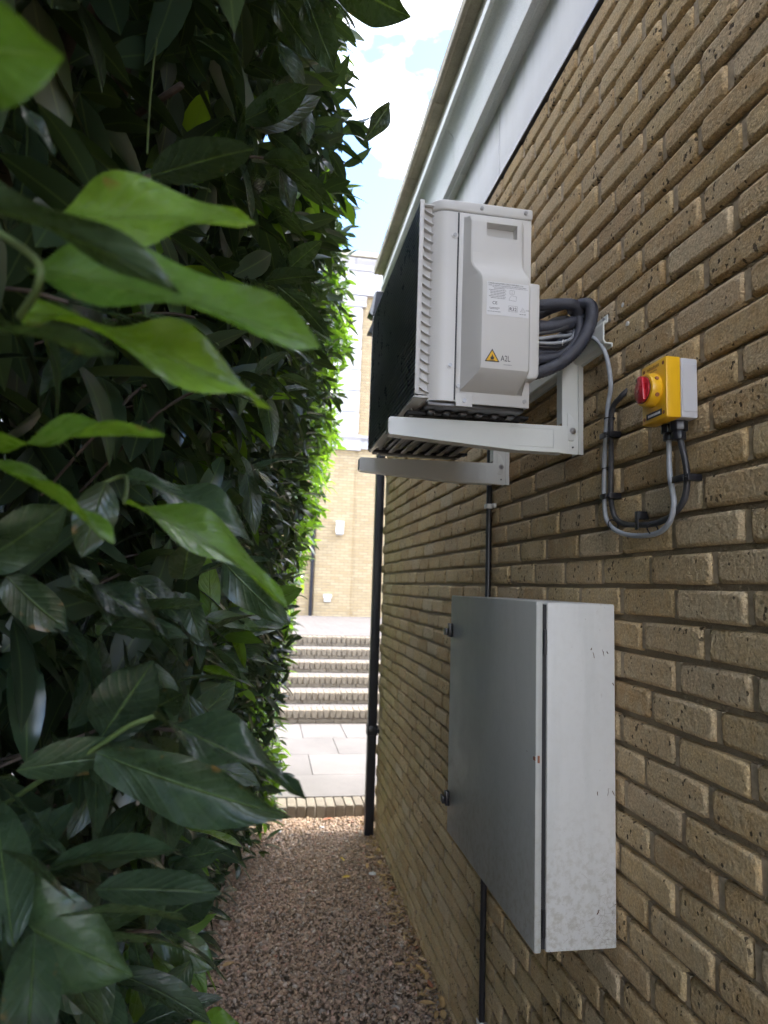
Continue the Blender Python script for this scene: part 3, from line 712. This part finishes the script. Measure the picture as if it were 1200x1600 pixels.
fp = B(); yt = yl-.0003; bar(-.289, -.268, 2.3905, .0016); fp.build('fine_print', M['inkgrey'], ac, kind='stuff')
ac.rotation_euler = (R(1.0), 0, 0)

# ------------------------------------------------------------------ hose coil and cables
hc = thing('hose_coil', (-.1, -2.68, 2.4), 'coil of dark insulated hoses and cables between air conditioner and wall', 'hose')
def hose(name, pts, r, mat, ridge=0, samples=12, n=12): B().tube(pts, r, n, ridge, samples).build(name, mat, hc, smooth='full')
hose('hose', [(-.26, -2.66, 2.592), (-.175, -2.69, 2.590), (-.11, -2.70, 2.597), (-.066, -2.705, 2.595), (-.048, -2.69, 2.575), (-.05, -2.65, 2.55)], .0155, M['hose'])
hose('corrugated_hose', [(-.075, -2.68, 2.590), (-.055, -2.70, 2.598), (-.036, -2.725, 2.592), (-.032, -2.735, 2.565), (-.042, -2.735, 2.52), (-.072, -2.73, 2.465), (-.12, -2.72, 2.420), (-.185, -2.71, 2.392), (-.24, -2.70, 2.385)], .0165, M['hose'], .045, 16)
hose('hose', [(-.25, -2.66, 2.535), (-.175, -2.68, 2.530), (-.11, -2.69, 2.538), (-.07, -2.69, 2.552), (-.05, -2.67, 2.57)], .0165, M['hose'])
hose('hose', [(-.25, -2.63, 2.56), (-.15, -2.66, 2.545), (-.10, -2.66, 2.567), (-.065, -2.66, 2.572), (-.045, -2.63, 2.55)], .010, M['cabledark'])
hose('hose', [(-.25, -2.65, 2.452), (-.17, -2.68, 2.458), (-.10, -2.68, 2.470), (-.06, -2.68, 2.50), (-.045, -2.66, 2.55)], .0135, M['hose'])
hose('hose', [(-.25, -2.62, 2.43), (-.17, -2.64, 2.425), (-.09, -2.65, 2.46), (-.05, -2.65, 2.52)], .013, M['hose'])
hose('hose', [(-.25, -2.60, 2.52), (-.17, -2.61, 2.51), (-.09, -2.62, 2.52), (-.05, -2.63, 2.55)], .016, M['hose'])
hose('hose', [(-.25, -2.64, 2.585), (-.17, -2.65, 2.575), (-.11, -2.66, 2.60), (-.07, -2.67, 2.612), (-.042, -2.69, 2.595), (-.036, -2.70, 2.56)], .0125, M['hose'])
hose('hose', [(-.25, -2.67, 2.415), (-.17, -2.69, 2.438), (-.11, -2.695, 2.452), (-.07, -2.70, 2.485), (-.05, -2.70, 2.53), (-.052, -2.69, 2.575)], .0125, M['hose'])
hose('hose', [(-.25, -2.60, 2.47), (-.17, -2.62, 2.48), (-.10, -2.64, 2.495), (-.055, -2.65, 2.53)], .0135, M['hose'])
hose('hose', [(-.25, -2.62, 2.545), (-.16, -2.65, 2.556), (-.11, -2.67, 2.545), (-.07, -2.68, 2.53), (-.05, -2.68, 2.50)], .0105, M['hose'])
hose('cable', [(-.25, -2.67, 2.515), (-.17, -2.70, 2.508), (-.115, -2.705, 2.52), (-.08, -2.70, 2.54), (-.06, -2.69, 2.555)], .0048, M['cabledark'], n=8)
hose('cable', [(-.25, -2.67, 2.505), (-.17, -2.70, 2.494), (-.12, -2.70, 2.505), (-.08, -2.69, 2.515), (-.055, -2.68, 2.53)], .005, M['cablegrey'], n=8)
hose('cable', [(-.25, -2.66, 2.50), (-.17, -2.70, 2.482), (-.11, -2.71, 2.485), (-.07, -2.70, 2.508), (-.055, -2.68, 2.545)], .0045, M['cablegrey'], n=8)
hose('cable', [(-.25, -2.66, 2.49), (-.17, -2.695, 2.474), (-.10, -2.70, 2.478), (-.06, -2.69, 2.515)], .004, M['cabledark'], n=8)
hose('cable_tie', [(-.104, -2.713, 2.492), (-.107, -2.716, 2.484), (-.106, -2.713, 2.476)], .0016, M['white'], n=5)
gc = thing('armoured_cable', (-.02, -2.9, 2.0), 'grey armoured cable looping from the bracket down to the yellow switch', 'cable')
G = [(-.06, -2.60, 2.535), (-.05, -2.663, 2.528), (-.032, -2.735, 2.498), (-.024, -2.788, 2.44), (-.02, -2.810, 2.349), (-.02, -2.793, 2.287), (-.02, -2.776, 2.157), (-.02, -2.775, 2.042), (-.02, -2.799, 1.992), (-.02, -2.875, 1.962), (-.02, -2.983, 1.953), (-.02, -3.045, 1.968), (-.021, -3.072, 2.01), (-.023, -3.062, 2.078), (-.026, -3.066, 2.15)]
B().tube(G, .0058, 12).build('cable', M['cablegrey'], gc, smooth='full')
kc = thing('black_cable', (-.02, -2.9, 2.0), 'darker black cable running beside the grey cable to the yellow switch', 'cable')
K = [(.006, -2.853, 2.325), (-.010, -2.838, 2.306), (-.014, -2.803, 2.276), (-.012, -2.795, 2.153), (-.012, -2.795, 2.048), (-.012, -2.83, 1.998), (-.012, -2.926, 1.980), (-.012, -3.02, 1.982), (-.012, -3.088, 2.012), (-.014, -3.108, 2.069), (-.022, -3.098, 2.15)]
B().tube(K, .0066, 12).build('cable', M['cabledark'], kc, smooth='full')
for (y_, z_, vert) in ((-2.79, 2.219, 1), (-2.79, 2.063, 1), (-3.108, 2.06, 1), (-2.93, 1.981, 0)):
    s = B()
    if vert: s.box(-.031, -.0275, y_-.012, y_+.028 if y_ < -3 else y_+.02, z_-.007, z_+.007); s.box(-.0275, .004, y_-.026 if y_ > -3 else y_-.024, y_-.0125, z_-.007, z_+.007); s.cyl((-.028, y_-.019, z_), (-.031, y_-.019, z_), .003, 8)
    else: s.box(-.024, -.021, y_-.007, y_+.007, z_-.012, z_+.03); s.box(-.021, .004, y_-.007, y_+.007, z_+.012, z_+.03)
    s.build('cable_clip', M['black'], kc, bevel=.001)
for p in ((-.017, -2.797, 2.262), (-.017, -2.785, 2.135), (-.017, -2.812, 1.99), (-.017, -2.985, 1.966)):
    q = Vector(p)
    ring = [q+Vector((-.013*math.cos(t), .014*math.sin(t)*(1 if p[2] > 2 else .3), 0 if p[2] > 2 else .013*math.sin(t))) for t in [i/8*math.tau for i in range(9)]]
    B().tube(ring, .0016, 5, samples=3).build('cable_tie', M['black'], kc)

# ------------------------------------------------------------------ isolator switch
sw = thing('isolator_switch', (-.04, -3.085, 2.18), 'yellow and grey isolator switch with red rotary handle on the brick wall', 'switch')
sy0, sy1, sz0, sz1 = -3.131, -3.040, 2.180, 2.308
base = B().box(-.0385, -.001, sy0, sy1, sz0+.001, sz1-.001).build('base', M['isogrey'], sw, bevel=.004)
B().box(-.036, -.004, sy0-.0008, sy0+.002, sz0+.014, sz1-.014).build('side_plate', M['isogrey'], base, bevel=.0006, seg=1)
cov = B().box(-.072, -.0392, sy0, sy1, sz0, sz1).build('cover', M['yellow'], sw, bevel=.003)
yc, zc = -3.083, 2.247
B().cyl((-.0715, yc, zc), (-.094, yc, zc), .037, 32, .034).build('dial', M['yellow'], sw, bevel=.003)
B().cyl((-.0942, yc, zc), (-.0955, yc, zc), .0285, 28).build('dial_recess', M['black'], sw)
B().cyl((-.0956, yc, zc), (-.0985, yc, zc), .028, 28).build('handle_disc', M['red'], sw, bevel=.001)
h = B().prism([(yc-.020, zc-.027), (yc-.002, zc-.030), (yc+.008, zc-.028), (yc+.006, zc+.026), (yc, zc+.029), (yc-.014, zc+.024)], 'X', -.106, -.0986)
h.build('handle', M['red'], sw, bevel=.003)
for a in (-.5, .5):
    B().cyl((-.082, yc-.0352*math.cos(a), zc+.0352*math.sin(a)), (-.082, yc-.0375*math.cos(a), zc+.0375*math.sin(a)), .0042, 12).build('padlock_hole', M['rustleaf'], sw)
for y_ in (sy0+.010, sy1-.010):
    for z_ in (sz0+.012, sz1-.012): B().cyl((-.0722, y_, z_), (-.0700, y_, z_), .0042, 12).build('screw_hole', M['rustleaf'], cov)
B().box(-.0726, -.071, -3.115, -3.058, 2.1885, 2.2015).build('name_plate', M['black'], sw)
s = B()
for i in range(9): s.box(-.0730, -.0725, -3.109+i*.0050, -3.1055+i*.0050, 2.1925, 2.1972)
s.build('plate_print', M['paper'], sw)
s = B(); rr = random.Random(9)
for i in range(8): s.box(-.0724, -.0719, -3.106+i*.0055, -3.1018+i*.0055, 2.2935, 2.2985+rr.uniform(0, .002))
for i in range(5): s.box(-.0724, -.0719, -3.098+i*.0052, -3.0945+i*.0052, 2.2870, 2.2895)
s.build('brand_print', plain('faded_print', (.42, .22, .02), .5), sw)
s = B(); s.cyl((-.024, -3.098, 2.1805), (-.024, -3.098, 2.160), .0185, 8); s.cyl((-.024, -3.098, 2.160), (-.024, -3.098, 2.142), .0145, 12); s.build('gland', M['black'], sw, bevel=.001)
s = B(); s.cyl((-.026, -3.066, 2.1805), (-.026, -3.066, 2.163), .0165, 8); s.cyl((-.026, -3.066, 2.163), (-.026, -3.066, 2.147), .012, 12); s.build('gland', M['black'], sw, bevel=.001)
for (y_, z_) in ((-2.862, 2.488), (-2.842, 2.545)):
    o = B().cyl((.0, y_, z_), (-.004, y_, z_), .006, 14).build('wall_plug', M['white'], None, label='small white wall plug in a brick '+('below the other plug' if z_ < 2.5 else 'above the other plug')+' beside the hose coil', category='wall plug')

# ------------------------------------------------------------------ laurel hedge
def leaf_tpl(n, m, fold=.16, curl=.22, wav=.0, seed=0, tipw=1.0):
    """unit-length leaf along +x, normal +z; returns verts, tris, uv"""
    rr = random.Random(seed); ph = rr.uniform(0, 6)
    V = [(0, 0, 0)]; UV = [(0, .5)]
    for i in range(1, n):
        t = i/n; wd_ = (math.sin(math.pi*t**.92)**.62)*(.5)
        for j in range(m):
            s_ = j/(m-1)*2-1
            z = fold*abs(s_)*wd_*.36-curl*t*t+wav*math.sin(t*9+ph+s_*2)*abs(s_)
            V.append((t, s_*wd_*.36, z)); UV.append((t, .5+s_*.5))
    V.append((1.03, 0, -curl*1.06)); UV.append((1, .5)); T = []
    for j in range(m-1): T.append((0, 1+j+1, 1+j)); 
    for i in range(n-2):
        for j in range(m-1):
            a = 1+i*m+j; T += [(a, a+1, a+m+1), (a, a+m+1, a+m)]
    e = len(V)-1; k = 1+(n-2)*m
    for j in range(m-1): T.append((k+j, k+j+1, e))
    T = [(a, c, b) for a, b, c in T] if False else T
    return np.array(V), np.array(T), np.array(UV)
HY0, HY1, HTOP = -5.9, 2.15, 4.4
def sm(x): x = min(1, max(0, x)); return x*x*(3-2*x)
def face_x(y, z):
    return -1.10+.33*sm((y+1.7)/2.9)+.38*sm((z-.2)/3.8)+.05*math.sin(y*2.3+z*1.7)+.03*math.sin(y*5.1-z*3.9)
hedge = thing('laurel_hedge', (-1.5, -1.5, 0), 'tall dark green laurel hedge along the left of the gravel alley', 'hedge')
LE = []                                                   # loc, axis, normal, length, young
def shoot(p, d, nl, lmin, lmax, young_lit, droop):
    d = d.normalized(); a0 = d.orthogonal().normalized(); b0 = d.cross(a0); ph = random.uniform(0, 6.28)
    for k in range(nl):
        ang = ph+k*2.4; th = R(random.uniform(35, 82)) if k < nl-1 else R(15)
        s_ = a0*math.cos(ang)+b0*math.sin(ang)
        a = (d*math.cos(th)+s_*math.sin(th)+Vector((0, 0, -droop*random.uniform(.4, 1.3)))).normalized()
        n_ = Vector((0, 0, .8))+d*.5+Vector((random.gauss(0, .35), random.gauss(0, .35), random.gauss(0, .35)))
        n_ = (n_-a*n_.dot(a)).normalized()
        base = p-d*(nl-1-k)*.018
        LE.append((base, a, n_, random.uniform(lmin, lmax), young_lit))
def keep(p):
    q = p-CAM
    if q.length < .62: return False
    v_ = view(p)
    if v_ and q.length < 1.15 and v_[0] > 330: return False
    return True
TW = B()
area_ = (HY1-HY0)*HTOP
for i in range(int(area_*75)):                            # outer shell
    y = random.uniform(HY0, HY1); z = random.uniform(.12, HTOP)
    if y > 1.2 and random.random() < sm((y-1.2)/1.1)*.5: continue
    x = face_x(y, z)-random.random()**1.5*.16+.02
    if y > 1.6: x -= (y-1.6)*.25
    p = Vector((x, y, z))
    if not keep(p): continue
    d = Vector((1, random.gauss(0, .55)+(.35 if y > 1.3 else 0), random.gauss(.25, .5)))
    yg = random.random() < (.06 if y < .3 else .7)  # far end: new growth plus sun glow put in as lime leaf colour
    shoot(p, d, random.randint(6, 9), .07, .128, yg, .35)
    if random.random() < .25 and y > -3.9: TW.tube([p-d.normalized()*.22+Vector((0, 0, -.06)), p-d.normalized()*.08, p], .0022, 5, samples=2)
for i in range(int(area_*62)):                            # inner layers
    y = random.uniform(HY0, HY1-.1); z = random.uniform(.1, HTOP)
    x = face_x(y, z)-.14-random.random()*.75
    p = Vector((x, y, z))
    if not keep(p): continue
    shoot(p, Vector((random.gauss(.4, .7), random.gauss(0, .7), random.gauss(0, .6))), random.randint(4, 7), .09, .15, False, .8)
for i in range(int(area_*105)):                            # the deep, dark core
    y = random.uniform(HY0, HY1-.3); z = random.uniform(.05, HTOP+.4)
    x = face_x(y, z)-.6-random.random()*(1.0+.9*sm((y+2.5)/2))
    p = Vector((x, y, z))
    if not keep(p): continue
    shoot(p, Vector((random.gauss(.4, .7), random.gauss(0, .7), random.gauss(0, .6))), random.randint(5, 7), .11, .17, False, .8)
for i in range(1500):
    y = random.uniform(-4.2, -1.8); z = random.uniform(.1, 2.6); p = Vector((face_x(y, z)-.15-random.random()*1.7, y, z))
    if keep(p): shoot(p, Vector((random.gauss(.4, .7), random.gauss(0, .7), random.gauss(0, .6))), random.randint(5, 7), .11, .16, False, .8)
for i in range(1100):                                     # the thick crown beside the camera
    y = random.uniform(-4.2, -1.6); z = random.uniform(2.3, 4.7); p = Vector((face_x(y, z)-.1-random.random()*1.5, y, z))
    if keep(p): shoot(p, Vector((random.gauss(.4, .7), random.gauss(0, .7), random.gauss(0, .6))), random.randint(5, 7), .11, .17, False, .8)
for i in range(900):                                      # the end that faces the paving
    z = random.uniform(.12, HTOP); y = HY1-random.random()**2*.3; x = face_x(1.2, z)-.12-random.random()*1.0
    shoot(Vector((x, y, z)), Vector((random.gauss(.2, .5), 1, random.gauss(.3, .5))), random.randint(5, 8), .08, .14, random.random() < .5, .35)
TWM = TW.mesh('twigs', M['wood'], 0, True)
link('twigs', TWM, hedge, kind='stuff')
# choose the leaves that show largest: they become objects of their own
def score(e):
    v_ = view(e[0])
    if v_ is None or not (-80 < v_[0] < 700 and -80 < v_[1] < 1680): return 99
    return v_[2]+max(0, (face_x(e[0].y, e[0].z)-e[0].x)*6)
order = sorted(range(len(LE)), key=lambda i: score(LE[i])); big = set(order[:235])
hi = []
for k in range(6):
    V, T, UV = leaf_tpl(11, 5, .18+.06*(k % 3), .10+.07*k*.6, .012+.006*(k % 2), k)
    hi.append([mesh_np('leaf', V, T, M[mn], UV) for mn in ('leaf', 'young_lit')])
def place(me, base, a, n_, ln, width=1.0, name='leaf', parent=None):
    b = n_.cross(a).normalized()
    o = link(name, me, parent or hedge)
    mt = Matrix(((a.x*ln, b.x*ln*width, n_.x*ln, base.x), (a.y*ln, b.y*ln*width, n_.y*ln, base.y), (a.z*ln, b.z*ln*width, n_.z*ln, base.z), (0, 0, 0, 1)))
    o.matrix_basis = mt; return o
for i in big:
    b_, a, n_, ln, yg = LE[i]; place(hi[random.randrange(6)][1 if yg else 0], b_, a, n_, ln)
tpls = [leaf_tpl(6, 3, .2, .16+.1*k, 0, k) for k in range(3)]
VV = []; FF = []; UU = []; MI = []; off = 0
idx = [i for i in range(len(LE)) if i not in big]
for k in range(3):
    sel = [LE[i] for i in idx if i % 3 == k]
    if not sel: continue
    base = np.array([e[0][:] for e in sel]); A = np.array([e[1][:] for e in sel]); Nn = np.array([e[2][:] for e in sel]); ln = np.array([e[3] for e in sel])
    Bv = np.cross(Nn, A); V, T, UV = tpls[k]
    P = base[:, None]+ln[:, None, None]*(V[None, :, 0:1]*A[:, None]+V[None, :, 1:2]*Bv[:, None]*rng.uniform(.85, 1.15, (len(sel), 1, 1))+V[None, :, 2:3]*Nn[:, None])
    VV.append(P.reshape(-1, 3)); FF.append((T[None]+(np.arange(len(sel))*len(V))[:, None, None]).reshape(-1, 3)+off); off += len(sel)*len(V)
    UU.append(np.tile(UV, (len(sel), 1))); MI.append(np.repeat([1 if e[4] else 0 for e in sel], len(T)))
fol = link('foliage', mesh_np('foliage', np.concatenate(VV), np.concatenate(FF), None, np.concatenate(UU), True, [M['leaf_small'], M['young_lit_small']], np.concatenate(MI)), hedge, kind='stuff')
# stems
for k in range(13):
    y = -3.2+k*.42+random.uniform(-.12, .12); x = face_x(y, 1)-.45+random.uniform(-.12, .1)
    pts = [Vector((x, y, -.05))]
    for j in range(1, 7): pts.append(Vector((x+random.uniform(-.1, .14)+.03*j, y+random.uniform(-.16, .16), j*.62)))
    B().tube(pts, .022-.0006*k % .008, 8, samples=5).build('stem', M['wood'], hedge, smooth='full')
for k in range(70):
    y = random.uniform(-3.9, 1.6); z = random.uniform(.3, 4.4); x = face_x(y, z)-.45
    p = Vector((x, y, z)); d = Vector((random.uniform(.2, .9), random.uniform(-.8, .8), random.uniform(-.2, .9))).normalized()*random.uniform(.25, .5)
    if not keep(p+d) or not keep(p+d*.6): continue
    B().tube([p, p+d*.5+Vector((0, 0, random.uniform(-.04, .04))), p+d], random.uniform(.003, .006), 6, samples=3).build('branch', M['wood'], hedge, smooth='full')

# near leaves that hang into the alley, each where it grows
def at(x, y, dep):
    return CAM+(FW+RT*((x-600)/FPX)-UP*((y-800)/FPX))*dep
HERO = [  # base, tip (as seen), depth base/tip, roll from facing the camera, width, young
    ((-190, 60), (92, 92), .25, .24, 15, 1.55, 1), ((60, 345), (390, 322), .40, .38, 46, .92, 1), ((45, 425), (494, 478), .37, .34, 55, .82, 1), ((30, 488), (428, 556), .39, .37, 70, .85, 1),
    ((-120, 300), (290, 385), .31, .35, 108, .7, 0), ((-60, 505), (190, 545), .30, .30, 122, 1.3, 0), ((-20, 702), (252, 650), .42, .40, 142, 1.1, 1), ((-40, 715), (198, 815), .42, .42, 118, 1.1, 1),
    ((195, 742), (402, 806), .60, .55, 60, 1.0, 0), ((195, 786), (468, 882), .52, .50, 66, 1.0, 1), ((165, 752), (128, 872), .50, .49, 10, 1.5, 0), ((-30, 880), (100, 798), .55, .52, 20, 1.3, 0),
    ((285, 905), (300, 845), .70, .66, 20, 1.7, 0), ((345, 872), (432, 975), .80, .76, 25, 1.2, 0), ((10, 900), (95, 990), .60, .60, 20, 1.6, 0), ((100, 870), (180, 975), .62, .60, 70, 1.2, 0), ((130, 905), (270, 985), .62, .60, 60, 1.2, 0),
    ((205, 905), (290, 960), .75, .73, 35, 1.3, 0), ((250, 950), (345, 1000), .8, .8, 50, 1.2, 0), ((290, 925), (310, 1000), .8, .78, 15, 1.4, 0),
    ((158, 1152), (238, 1036), .62, .60, 8, 1.75, 0), ((240, 1120), (482, 1216), .60, .52, 58, .85, 0), ((150, 1176), (436, 1292), .60, .55, 22, .82, 0), ((145, 1168), (44, 1242), .62, .66, 60, 1.2, 0), ((140, 1185), (178, 1232), .63, .62, 40, 1.6, 0),
    ((-90, 1385), (202, 1528), .56, .52, 14, 1.15, 0), ((5, 1277), (108, 1330), .60, .60, 48, 1.4, 0),
    ((252, 1338), (272, 1248), .95, .92, 20, 1.3, 0), ((262, 1350), (342, 1318), .95, .92, 40, 1.3, 0), ((268, 1352), (326, 1368), .95, .93, 45, 1.5, 0), ((240, 1442), (338, 1392), .92, .90, 22, 1.5, 0),
    ((238, 1448), (334, 1516), .92, .90, 16, 1.35, 0), ((298, 1498), (228, 1602), .88, .86, 30, 1.2, 0), ((248, 1325), (160, 1300), .97, 1.0, 35, 1.4, 0), ((250, 1390), (205, 1340), .97, 1.0, 30, 1.4, 0), ((215, 1430), (110, 1360), .95, .95, 25, 1.4, 0),
    ((300, 1597), (378, 1604), .86, .84, 45, 1.5, 1), ((120, 1560), (200, 1640), .8, .8, 30, 1.4, 0), ((215, 1500), (150, 1570), .9, .9, 30, 1.3, 0), ((60, 1520), (150, 1590), .7, .7, 30, 1.3, 0),
    ((30, 160), (88, 240), .45, .45, 60, 1.0, 0), ((430, 0), (490, 95), 1.1, 1.1, 25, 1.0, 0), ((430, 60), (500, 210), 1.1, 1.1, 72, 1.0, 0), ((425, 235), (470, 330), 1.2, 1.2, 60, 1.0, 0), ((530, -40), (608, 28), 1.6, 1.5, 30, 1.4, 0), ((480, 0), (520, 110), 1.2, 1.2, 20, 1.4, 0),
    ((610, 160), (572, 222), 2.2, 2.2, 30, 1.2, 0)]
hv = []
for k in range(5):
    V, T, UV = leaf_tpl(20, 9, .22+.08*(k % 3), .05+.05*k, .045+.02*(k % 2), 40+k)
    hv.append([mesh_np('leaf', V, T, M[mn], UV) for mn in ('leaf', 'young_lit')])
for k, (b_, t_, d0, d1, roll, wdt, yg) in enumerate(HERO):
    p, q = at(*b_, d0), at(*t_, d1); a = q-p; ln = a.length; a.normalize()
    vdir = (CAM-(p+q)/2).normalized(); n_ = (vdir-a*vdir.dot(a)).normalized()
    up_ = Vector((0, 0, 1)); sgn = 1 if (a.cross(n_)).dot(up_) > 0 else -1
    if roll >= 100:
        n_ = Vector((0, 0, 1)); n_ = (n_-a*n_.dot(a)).normalized(); n_ = (Matrix.Rotation(R(roll-120), 3, a) @ n_).normalized()
        place(hv[k % 5][yg], p, a, n_, ln*.97, wdt); continue
    n_ = (Matrix.Rotation(R(roll)*(-sgn), 3, a) @ n_).normalized()
    if n_.z < 0 and roll > 30: n_ = (Matrix.Rotation(R(2*roll)*(sgn), 3, a) @ n_).normalized()
    place(hv[k % 5][yg], p, a, n_, ln*.97, wdt)
def twig(pts, r, mat='greentwig'):
    B().tube([at(*p) for p in pts], r, 8, samples=8).build('twig', M[mat], hedge, smooth='full')
twig([(-40, 1290, .66), (60, 1222, .64), (145, 1172, .61), (200, 1135, .60), (242, 1119, .60)], .0026)
twig([(-60, 330, .36), (50, 400, .35), (60, 445, .35), (30, 495, .37)], .0022)
twig([(150, 760, .6), (195, 745, .60), (195, 786, .52)], .002)
twig([(225, 1620, .98), (235, 1500, .95), (245, 1440, .93), (250, 1380, .95), (255, 1335, .95)], .0026, 'wood')
twig([(100, 1640, .95), (170, 1560, .93), (215, 1490, .92), (245, 1445, .92)], .003, 'wood')
twig([(230, 240, .8), (235, 150, .85), (245, 60, .9)], .0015)

# ------------------------------------------------------------------ fallen leaves and pale stones on the gravel
def flat_leaf(seed): 
    V, T, UV = leaf_tpl(7, 3, .5, -.12+.1*(seed % 3), .02, seed); return V, T, UV
fl = {mn: [mesh_np('fallen_leaf', *flat_leaf(60+k)[:2], M[mn], flat_leaf(60+k)[2]) for k in range(3)] for mn in ('dryleaf', 'rustleaf', 'yelleaf')}
def fallen(x, y, ln, ang, mn, label, group=None, k=0):
    o = link('fallen_leaf', fl[mn][k % 3], None, (x, y, .026)); o.scale = (ln, ln*1.1, ln); o.rotation_euler = (random.uniform(-.3, .3), random.uniform(-.25, .25), ang)
    o['label'] = label; o['category'] = 'leaf'
    if group: o['group'] = group
rr = random.Random(21)
for k in range(26):
    y = -1.5+rr.random()*2.2; fallen(-.02-abs(rr.gauss(0, .045)), y, rr.uniform(.035, .075), rr.uniform(0, 6.28), 'dryleaf', 'dry tan leaf among the litter along the foot of the brick wall', 'dry leaves along the wall foot', k)
for k in range(5):
    fallen(-.02-rr.random()*.05, -1.2+k*.33, .05, rr.uniform(0, 6.28), 'rustleaf', 'rust red leaf lying against the foot of the brick wall', 'rust leaves along the wall foot', k)
LV = []; LF = []; LU = []; tv, tt, tu = flat_leaf(3)
for k in range(520):
    y = 1.0-rr.random()*3.2; x = -.006-abs(rr.gauss(0, .05)); l = rr.uniform(.012, .04); a = rr.uniform(0, 6.28)
    m3 = np.array(Matrix.Rotation(a, 3, 'Z') @ Matrix.Rotation(rr.uniform(-.6, .6), 3, 'X') @ Matrix.Rotation(rr.uniform(-.4, .4), 3, 'Y'))
    LF.append(tt+len(LV)*len(tv)); LV.append((tv*l) @ m3.T+np.array([x, y, .014+rr.uniform(0, .012)])); LU.append(tu)
link('leaf_litter', mesh_np('leaf_litter', np.concatenate(LV), np.concatenate(LF), M['litter'], np.concatenate(LU)), None, kind='stuff', label='band of crushed tan leaf litter along the foot of the brick wall')
fallen(-.32, -.02, .06, .3, 'yelleaf', 'long yellow leaf lying in the middle of the gravel')
fallen(-.28, .22, .05, 2.0, 'yelleaf', 'small crumpled yellow leaf farther up the gravel towards the kerb', k=1)
fallen(-.10, .48, .07, .9, 'dryleaf', 'curled tan leaf on the gravel near the downpipe foot', k=2)
fallen(-.98, -.92, .06, .4, 'dryleaf', 'orange brown leaf at the hedge side of the gravel', k=1)
fallen(-1.06, -.98, .05, 1.4, 'rustleaf', 'reddish leaf fragment at the hedge side of the gravel')
fallen(-.36, 1.0, .09, .2, 'rustleaf', 'dark red leaf on the gravel just before the kerb', k=2)
for (x, y, s_, lab) in ((-.12, .03, .022, 'white flat stone on the gravel near the brick wall'), (-.70, .80, .020, 'white stone on the gravel by the hedge near the kerb'), (-.38, .86, .014, 'small white stone on the gravel before the kerb')):
    v = [Vector(p)*1.0 for p in iv]; V = np.array([[p.x*s_*1.3*rr.uniform(.85, 1.1), p.y*s_*rr.uniform(.85, 1.1), p.z*s_*.45] for p in v])
    link('stone', mesh_np('stone', V, jf, M['whitestone']), None, (x, y, .022), label=lab, category='stone')
